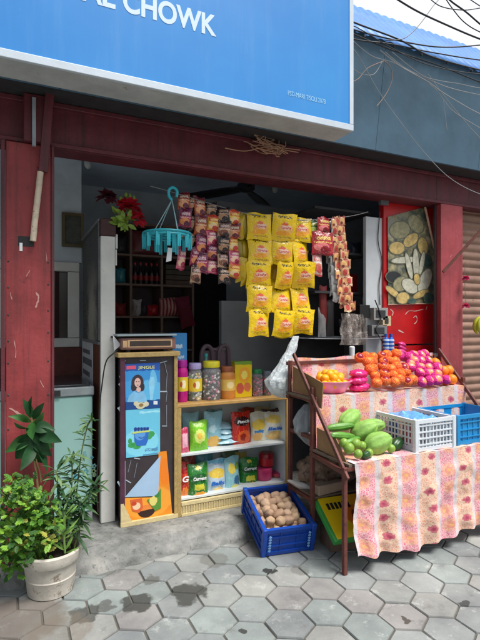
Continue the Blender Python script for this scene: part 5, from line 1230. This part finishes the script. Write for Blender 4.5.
# magazine clippings hanging dark (knife-like) strips at back: long dark cloths
for i, (px, y0_, y1_, col, lab) in enumerate(((323, 286, 325, (130, 40, 40), 'dark red packet hanging in the gloom behind the silver sachets'), (322, 308, 338, (150, 150, 150), 'grey scoop hanging in the gloom below the dark red packet'), (330, 300, 340, (40, 36, 38), 'black ladle hanging in the gloom beside the clear bags'))):
    p = at(px-4, y1_, 3.5); q = at(px+4, y0_, 3.5); o = pillow(q.x-p.x, q.z-p.z, .04, i+90).build('hanging_goods', M('gloom goods %d' % i, col, .5), origin=(0, 0, 0)); o.location = ((p.x+q.x)/2, 3.5, p.z); tag(o, lab, 'hanging goods', 'goods hanging in the gloom')
m = MB(); p = at(352, 350, 3.3); m.lathe([(.022, 0), (.024, .07), (.02, .075)], (p.x, 3.3, 1.225), 14); 
# picture on the red wall
pc_ = thing('plant_picture', tuple(at(410, 304, 3.27)), 'faded poster of leaves and pale flowers on the red wall, curling at its right edge', 'poster')
pts = [(387.5, 217), (425, 207), (435, 252), (435.5, 303), (388, 304.5)]
def picmat():
    n = N('faded plant picture'); v = n.vor(11, None, 'F1', 1); v2 = n.vor(24, None, 'F1', 1)
    k = n.ramp(n.noise(9, 5, .65), [(.3, lin((52, 64, 60))), (.45, lin((112, 116, 96))), (.55, lin((186, 176, 134))), (.68, lin((140, 146, 122)))])
    k = n.mix(n.step(n.noise(6, 3, .5), .56, .62), k, lin((182, 176, 156))); k = n.mix(n.step(v2.outputs['Distance'], .2, .12), k, lin((188, 150, 84)))
    k = n.mix(n.math('MULTIPLY', n.step(v.outputs['Distance'], .3, .5), .5), k, lin((36, 60, 56)))
    return n.fin(k, .4)
m = MB(); quad(m, pts, 3.272, .003); m.build('sheet', picmat(), pc_, False)
def petal(m, px, py, rx, rz, a, y, mi): 
    c = at(px, py, y); m.prism([(c.x+rx*math.cos(t)*math.cos(a)-rz*math.sin(t)*math.sin(a), c.z+rx*math.cos(t)*math.sin(a)+rz*math.sin(t)*math.cos(a)) for t in [2*PI*k/14 for k in range(14)]], y-.0004, y, mi)
m = MB()
shapes_ = ((400, 230, .12, .075, .2, 0), (416, 224, .10, .07, -.5, 0), (411, 240, .10, .05, .5, 1), (423, 246, .06, .08, .2, 1), (397, 248, .09, .055, .1, 1), (394, 277, .09, .05, 0, 4), (428, 262, .05, .07, 0, 3), (404, 260, .15, .028, .12, 2), (409, 266, .03, .12, .3, 2), (416, 264, .035, .14, .05, 2), (422, 263, .025, .11, -.25, 2), (401, 284, .09, .06, .3, 0), (410, 286, .10, .06, -.35, 2), (425, 281, .065, .13, -.55, 2), (417, 279, .035, .05, .2, 1), (393, 292, .09, .028, -.5, 1), (403, 298, .075, .05, .1, 1), (421, 294, .10, .028, .35, 1), (429, 298, .06, .05, 0, 3), (412, 301, .05, .02, 0, 3))
for j, (px, py, rx, rz, a, mi) in enumerate(shapes_):
    petal(m, px, py, rx*1.08+.004, rz*1.08+.004, a, 3.2689-.0010*j, 5); petal(m, px, py, rx, rz, a, 3.2684-.0010*j, mi)
m.build('plant_print', [M('olive print', (150, 146, 112), .5, .4, 22, 0), M('ochre print', (196, 170, 106), .5, .4, 22, 0), M('pale leaf print', (190, 190, 170), .5, .3, 22, 0), M('teal leaf print', (60, 88, 80), .5, .5, 26, 0), M('near black print', (40, 44, 46), .5), M('shadowy outline print', (104, 106, 88), .5, .4, 30, 0)], pc_, False)
m = MB(); e = [at(425, 207, 3.24), at(435.3, 252, 3.24), at(435.8, 303, 3.25)]; m.tube(e, .010, 8); m.tube([at(388, 304.6, 3.266), at(435.8, 303.4, 3.26)], .005, 6); m.build('curled_edge', M('tan paper edge', (196, 160, 140), .7), pc_)
# sprays: blue bottles and pink packs by the red wall
for i, px in enumerate((386, 391)):
    for k in range(1): 
        q = at(px, 354, 3.2); o = thing('striped_bottle', (q.x, 3.2, q.z), ('left' if i == 0 else 'right')+' blue and white ringed bottle in front of the red wall', 'bottle', 'blue ringed bottles')
        m = MB(); pr = []; mis = []
        for z in range(9): pr.append((.024+.005*(z % 2), z*.016)); mis.append(z % 2)
        m.lathe(pr+[(.012, .15)], (q.x, 3.2, q.z), 16, mis=mis+[0]); m.build('body', [M('blue ringed plastic', (30, 90, 190), .3), M('pale ring plastic', (190, 210, 232), .3)], o)
        MB().lathe([(.014, .148), (.014, .175)], (q.x, 3.2, q.z), 12).build('cap', M('blue ringed plastic', (30, 90, 190), .3), o)
m = MB(); q = at(402, 352, 3.2)
for i in range(3): m.ell((q.x+.02*i, 3.2+.02*i, q.z+.03*i), (.06, .03, .022), Euler((0, .3, .2*i)), 14, 8, fn=lump(random.Random(i), .3))
tag(m.build('pink_pack', M('pink glossy pack', (208, 60, 130), .25, .2, 20, .5, 30), ang=80), 'pink glossy pack beside the blue ringed bottles', 'packet')
# stand behind the upper tier that carries those bottles
m = MB(); LZ = at(386, 354, 3.2).z; m.b2((2.5, 3.10, LZ-.03), (3.42, 3.27, LZ-.002)); m.b2((2.5, 3.23, .1), (2.55, 3.26, LZ-.031)); m.b2((3.34, 3.23, .1), (3.39, 3.26, LZ-.031)); tag(m.build('back_ledge', DARKM), 'dark ledge behind the upper tier under the ringed bottles', 'ledge')
m = MB(); m.lathe([(.022, 0), (.024, .07), (.012, .078)], (at(352, 350, 3.2).x, 3.2, LZ-.002), 14); tag(m.build('white_cup', PAPER), 'small white cup below the clear plastic bags', 'cup')
# diagonal rod and pink garland, shutter, bananas
m = MB(); m.bar(at(443, 272, 3.06), at(482, 229, 2.98), .016, .022); tag(m.build('diagonal_rod', RUST), 'rusty rod slanting from the right red pillar up past the shutter', 'rod')
sh = thing('roller_shutter', (4.6, 3.22, .1), 'closed brown roller shutter right of the red pillar', 'shutter')
def shf(u, v): z = .1+2.46*v; return (3.74+2.2*u, 3.24-.018*abs(math.sin(PI*z/.075)), z)
MB().grid(shf, 2, 330).build('curtain', M('brown shutter paint', (140, 108, 92), .55, .22, 6, .2, 40, wear=(84, 64, 58), wamt=.62), sh, ang=50)
m = MB(); m.b2((3.74, 3.19, .1), (3.775, 3.26, 2.56)); m.build('guide_rail', DARKM, sh)
ga = thing('pink_garland', tuple(at(465, 312, 3.05)), 'string of pink artificial flowers hanging beside the right red pillar', 'garland')
m = MB(); m.tube([at(465, 262, 3.06), at(465, 290, 3.06), at(466, 308, 3.06)], .002, 5); m.build('string', CT, ga)
for (px, py) in ((465, 279), (465.5, 307)):
    m = MB(); bloom(m, at(px, py, 3.05), .036, 70, rr=random.Random(py)); m.build('blossom', M('pink petals', (220, 70, 130), .5, .2, 30), ga, ang=80)
bn = thing('banana_bunch', tuple(at(484, 322, 2.85)), 'bunch of yellow green bananas hanging at the right edge', 'bananas')
top = at(488, 319, 2.85)
m = MB(); m.tube([top+Vector((0, 0, .35)), top], .006, 6); m.tube([top+Vector((0, 0, .03)), top-Vector((0, 0, .02))], .02, 8); m.build('stalk', M('banana stalk', (90, 90, 40), .7), bn)
for i in range(9):
    a = 2.2+i*.5; d = Vector((math.cos(a), math.sin(a)*.8, 0)); P = [top+d*.02, top+d*.07+Vector((0, 0, .008)), top+d*.11-Vector((0, 0, .03)), top+d*.12-Vector((0, 0, .085)), top+d*.10-Vector((0, 0, .13))]
    m = MB(); m.tube(catm(P, 4), [.008, .012, .016, .018, .018, .019, .019, .019, .019, .018, .018, .017, .016, .014, .011, .008, .005], 8); m.build('banana', M('banana skin', (176, 186, 46), .45, .15, 16), bn, ang=70)

# ------------------------------------------------------------------ inside: cubby shelves at the back left
cu = thing('cubby_shelf', (1.35, 5.0, .1), 'dark wooden cubby shelf of goods against the back wall', 'shelf')
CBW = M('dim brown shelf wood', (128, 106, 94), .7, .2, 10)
ux = [at(112, 300, 4.85).x, at(131, 300, 4.85).x, at(162, 300, 4.85).x, at(193, 300, 4.85).x]; uz = [at(150, p, 4.85).z for p in (352, 318, 286, 257, 226)]
m = MB()
for x in ux: m.b2((x-.012, 4.85, .1), (x+.012, 5.2, uz[-1]))
for z in [.102, .5, .9]+uz: m.b2((ux[0]+.013, 4.853, z), (ux[1]-.013, 5.2, z+.02)); m.b2((ux[1]+.013, 4.853, z), (ux[2]-.013, 5.2, z+.02)); m.b2((ux[2]+.013, 4.853, z), (ux[3]-.013, 5.2, z+.02))
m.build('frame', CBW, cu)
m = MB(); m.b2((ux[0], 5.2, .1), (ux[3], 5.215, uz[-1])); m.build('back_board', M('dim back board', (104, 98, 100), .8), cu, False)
bp = None
for i, px in enumerate((135, 140.5, 146, 151.5, 157)):
    q = at(px, 285, 4.92); z0 = uz[2]+.021
    if bp is None:
        bp = thing('dark_bottle', (q.x, 4.92, z0), 'dark drink bottle with a red label in the row on the back cubby shelf', 'bottle', 'dark bottles on the cubby shelf')
        MB().lathe([(.025, 0), (.027, .10), (.024, .13), (.011, .18), (.011, .2)], (q.x, 4.92, z0), 12).build('body', M('dark cola', (34, 18, 20), .2), bp); MB().lathe([(.0275, .04), (.0275, .09)], (q.x, 4.92, z0), 12, caps=False).build('paper_label', M('red label', (150, 30, 36), .4), bp); MB().lathe([(.013, .198), (.013, .22)], (q.x, 4.92, z0), 10).build('cap', RD, bp)
    else: copy_tree(bp, (q.x, 4.92, z0))
goods = [(137, 311, 1, .075, .13, (196, 190, 186), 'white cup shaped jar in the middle cubby'), (143, 311, 1, .06, .12, (60, 60, 70), 'dark jar in the middle cubby'), (153, 311, 1, .10, .09, (190, 36, 44), 'red pouch in the middle cubby'), (120, 311, 1, .10, .10, (150, 50, 50), 'dull red pouch in the left cubby'), (120, 280, 2, .09, .12, (70, 150, 160), 'teal round pack in the left upper cubby'), (143, 350, 0, .18, .09, (180, 120, 60), 'orange brown tray pack in the low middle cubby'), (178, 350, 0, .2, .1, (60, 60, 64), 'dark bundle in the low right cubby'), (146, 250, 3, .26, .2, (126, 60, 66), 'dim red carton on the top middle cubby'), (120, 250, 3, .12, .14, (60, 62, 66), 'dim grey carton on the top left cubby')]
for i, (px, py, lv, w_, h_, col, lab) in enumerate(goods):
    q = at(px, py, 4.95); o = pillow(w_*1.3, h_*1.3, .1, i+120).build('cubby_pack', M('cubby film %d' % i, col, .4, .25, 14, .3, 30), origin=(0, 0, 0)); o.location = (q.x, 4.95, uz[lv]+.021); tag(o, lab, 'packet', 'packs in the cubby shelf')
def strp():
    n = N('red striped bag'); v = n.new('ShaderNodeTexWave'); v.inputs['Scale'].default_value = 9; n.l.new(n.tc.outputs['Object'], v.inputs['Vector']); return n.fin(n.ramp(v.outputs['Fac'], [(.45, lin((150, 34, 52))), (.55, lin((196, 150, 140)))]), .5)
q = at(173, 316, 4.84); o = pillow(.3, .19, .12, 33).build('striped_bag', strp(), origin=(0, 0, 0)); o.location = (q.x, 4.86, uz[1]+.021); tag(o, 'red and cream striped bag on the right side of the cubby shelf', 'bag')
q = at(188, 325, 4.8); o = pillow(.16, .32, .08, 35).build('maroon_cloth', M('maroon cloth', (110, 26, 48), .8), origin=(0, 0, 0)); o.location = (q.x, 4.78, q.z-.02); o.rotation_euler = (0, -.25, 0); tag(o, 'maroon cloth hanging at the right edge of the cubby shelf', 'cloth')
for i in range(4):
    z = uz[2]+.021+i*.055; q = at(176, 280, 4.95); m = MB(); m.box((q.x, 4.98, z+.025), (.27, .2, .05)); tag(m.build('flat_carton', M('flat carton %d' % i, (96-6*i, 78, 68), .8), bevel=.004), ['bottom', 'second', 'third', 'top'][i]+' flat brown carton in the stack on the upper right cubby', 'carton', 'flat cartons on the cubby shelf')
# framed picture above the window
q0 = at(62, 246, 4.4); q1 = at(84, 214, 4.4); fp_ = thing('framed_picture', ((q0.x+q1.x)/2, 4.4, q0.z), 'dim framed picture on the wall above the white window', 'picture')
m = MB(); w_ = .025
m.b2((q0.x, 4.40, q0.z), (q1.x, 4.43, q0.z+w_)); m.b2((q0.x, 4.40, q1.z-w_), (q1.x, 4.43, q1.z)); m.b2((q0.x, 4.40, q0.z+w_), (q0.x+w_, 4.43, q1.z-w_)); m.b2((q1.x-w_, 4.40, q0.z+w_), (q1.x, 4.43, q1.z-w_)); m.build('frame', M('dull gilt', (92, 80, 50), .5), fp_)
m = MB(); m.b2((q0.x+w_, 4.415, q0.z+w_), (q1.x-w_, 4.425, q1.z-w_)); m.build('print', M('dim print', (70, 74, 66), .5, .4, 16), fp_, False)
# grey counter inside, behind the yellow strips
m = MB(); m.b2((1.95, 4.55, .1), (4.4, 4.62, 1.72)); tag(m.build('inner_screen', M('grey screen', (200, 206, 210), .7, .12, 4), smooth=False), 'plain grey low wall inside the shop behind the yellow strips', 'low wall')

# ------------------------------------------------------------------ potted plants
pb = Vector((.197, 2.885, 0)); pot = thing('plant_pot', tuple(pb), 'pale grey round plant pot with a thick rim at the pavement edge', 'plant pot')
PM = M('pale weathered pot', (190, 184, 172), .8, .2, 7, .4, 50, wear=(138, 126, 110), wamt=.56)
MB().lathe([(.115, 0), (.122, .006), (.132, .09), (.134, .094), (.131, .10), (.143, .175), (.156, .18), (.164, .20), (.166, .235), (.158, .245), (.148, .24), (.14, .2), (.02, .195)], pb, 40).build('shell', PM, pot, ang=35)
def dsc(u, v): a = 2*PI*u; r = .146*v; return (pb.x+r*math.cos(a), pb.y+r*math.sin(a), .205+.012*noise.noise(Vector((r*30*math.cos(a), r*30*math.sin(a), 0))))
MB().grid(dsc, 24, 6).build('soil', M('dark soil', (52, 40, 32), .95, .4, 30, .8, 60), pot)
Rl = random.Random(31)
# bright lacy plant spilling left
def leafmat(nm, c, var=.35):
    n = N(nm); k = n.ramp(n.noise(16, 4, .6), [(.3, tuple(v*(1-var) for v in lin(c)[:3])), (.7, tuple(min(1, v*(1+var)) for v in lin(c)[:3]))])
    n.b.inputs['Subsurface Weight'].default_value = 0
    t = n.new('ShaderNodeBsdfTranslucent'); n.l.new(k, t.inputs[0]); mx = n.new('ShaderNodeMixShader'); mx.inputs[0].default_value = .3
    out = n.n['Material Output']; n.fin(k, .5, 0, .35); n.l.new(n.b.outputs[0], mx.inputs[1]); n.l.new(t.outputs[0], mx.inputs[2]); n.l.new(mx.outputs[0], out.inputs[0]); return n.m
G1, G2, G3 = leafmat('bright lacy leaf', (124, 168, 58)), leafmat('fresh lacy leaf', (88, 138, 48)), leafmat('dull lacy leaf', (56, 98, 42))
lc = thing('lacy_plant', (.13, 2.88, .2), 'bright green lacy leaved plant spilling left over the pot', 'plant')
m = MB(); sm = MB()
cents = []
for i in range(150):
    px = Rl.gauss(27, 17); py = Rl.gauss(527, 27)
    if ((px-26)/36)**2+((py-528)/(46+Rl.uniform(-6, 8)))**2 > 1 or py > 577-max(0, px-22)*1.15: continue
    cents.append(at(px, py, 2.80+Rl.uniform(-.09, .12)))
for c in cents:
    base = Vector((.13+Rl.uniform(-.06, .05), 2.87+Rl.uniform(-.04, .04), .2)); mid = (base+c)/2+Vector((0, 0, .08)); sm.tube(catm([base, mid, c], 4), .0025, 5)
    for j in range(7):
        d = Vector((Rl.gauss(0, 1), Rl.gauss(-.25, .8), Rl.gauss(.2, .6))).normalized(); p0 = c+Vector((Rl.gauss(0, .018), Rl.gauss(0, .02), Rl.gauss(0, .018))); L = Rl.uniform(.032, .055); mi = Rl.choice((0, 0, 1, 1, 1, 2, 2, 2, 3))
        up = Vector((Rl.gauss(0, .4), -.6, 1)); sd = d.cross(up).normalized()
        for t, sg_ in ((.15, 1), (.15, -1), (.4, 1), (.4, -1), (.65, 1), (.65, -1), (.8, 0)):
            dd = (d+sd*sg_*.9).normalized(); m.leaf(p0+d*L*t, dd, up, L*.42*(1.1-t*.4), L*.26, mi, .2, .2)
m.build('foliage', [G1, G2, G3, leafmat('yellowed lacy leaf', (160, 160, 70))], lc, ang=85); sm.build('stem', M('green stem', (90, 120, 50), .6), lc)
# dark narrow-leaved plant
nl = thing('narrow_leaf_plant', (.26, 2.9, .2), 'dark green plant with narrow leaves standing upright in the pot', 'plant')
m = MB(); sm = MB()
stems = [[(73, 548), (74, 520), (78, 480), (82, 450), (88, 425), (94, 418)], [(69, 548), (70, 515), (72, 480), (72, 455)], [(66, 548), (62, 515), (58, 490), (56, 470)], [(76, 548), (80, 515), (88, 495), (96, 485)], [(70, 548), (66, 520), (68, 500)], [(74, 550), (78, 530), (82, 505)]]
for si, s_ in enumerate(stems):
    P = catm([at(a, b, 2.90-.015*si+.02*k*0) for k, (a, b) in enumerate(s_)], 6); sm.tube(P, .004, 6)
    for k in range(4, len(P)):
        den = 2 if si == 0 and k > 16 else 4
        for j in range(den):
            d = Vector((Rl.gauss(0, 1), Rl.gauss(-.3, .8), Rl.gauss(.15, .45))).normalized(); L = Rl.uniform(.05, .11) if si else Rl.uniform(.045, .085)
            m.leaf(P[k]+Vector((Rl.gauss(0, .006), Rl.gauss(0, .006), 0)), d, Vector((0, -.3, 1)), L, L*.2, Rl.choice((0, 0, 1, 2)), Rl.uniform(.1, .6), .3)
for (a, b, c_, d_) in ((100, 488, 108, 480), (90, 500, 104, 486)): sm.tube([at(76, 520, 2.9), at(a, b, 2.9), at(c_, d_, 2.9)], .003, 5)
m.build('foliage', [leafmat('grey green leaf', (70, 104, 62)), leafmat('deep green leaf', (44, 82, 46)), leafmat('pale green leaf', (112, 142, 92))], nl, ang=85); sm.build('stem', M('olive stem', (100, 112, 66), .6), nl)
# fresh shoots at the pot's right
gs = thing('green_shoot', (.25, 2.8, .2), 'pale green upright shoot at the front of the pot', 'plant'); m = MB()
P = catm([at(65, 553, 2.80), at(64, 535, 2.80), at(65, 515, 2.80)], 5); sm = MB().tube(P, .006, 6)
for k in range(26): 
    p = P[Rl.randrange(len(P))]; d = Vector((Rl.gauss(0, .7), Rl.gauss(-.2, .5), Rl.uniform(.3, 1))).normalized(); m.leaf(p, d, (0, -1, .2), Rl.uniform(.06, .12), .012, 0, .3, .2)
m.build('foliage', leafmat('pale shoot leaf', (130, 170, 80)), gs, ang=85); sm.build('stem', M('pale shoot stem', (120, 150, 80), .6), gs)
# big-leaved plant against the pillar
bl_ = thing('broad_leaf_plant', (.1, 2.98, .2), 'dark green broad leaved plant climbing in front of the red pillar', 'plant')
P = catm([Vector((.13, 2.93, .2)), at(38, 500, 2.98), at(37, 478, 2.98), at(34, 455, 2.98), at(33, 432, 2.98), at(31, 412, 2.98)], 6); sm = MB().tube(P, .006, 6)
sm.tube(catm([at(34, 450, 2.97), at(37, 462, 2.96), at(40, 472, 2.96), at(41, 482, 2.96)], 5), .004, 6)
m = MB()
big = [((34, 438), (54, 447), .11), ((34, 430), (57, 441), .13), ((33, 428), (50, 426), .11), ((32, 436), (11, 447), .12), ((32, 440), (16, 460), .12), ((34, 444), (27, 464), .10), ((35, 446), (40, 466), .11), ((31, 422), (18, 414), .075), ((32, 420), (40, 406), .07), ((31, 418), (29, 402), .07), ((32, 424), (46, 416), .085), ((31, 428), (14, 430), .09), ((36, 446), (52, 462), .09), ((33, 430), (38, 446), .09), ((32, 422), (28, 434), .08), ((31, 414), (24, 405), .05), ((32, 432), (22, 444), .10), ((34, 436), (44, 452), .10)]
for i, (a, b, w_) in enumerate(big):
    p = at(*a, 2.97+Rl.uniform(-.03, .02)); q = at(*b, 2.90+Rl.uniform(-.06, .05)); m.leaf(p, q-p, Vector((Rl.gauss(0, .5), -.9, Rl.gauss(.3, .4))), (q-p).length*1.0, w_*Rl.uniform(.55, .85), Rl.choice((0, 0, 1)), Rl.uniform(.2, .6), Rl.uniform(.15, .5))
o = m.build('foliage', [leafmat('broad dark leaf', (32, 74, 38)), leafmat('broad fresh leaf', (54, 104, 46))], bl_, ang=85, sub=1); sm.build('stem', M('tan stem', (150, 140, 90), .6), bl_)
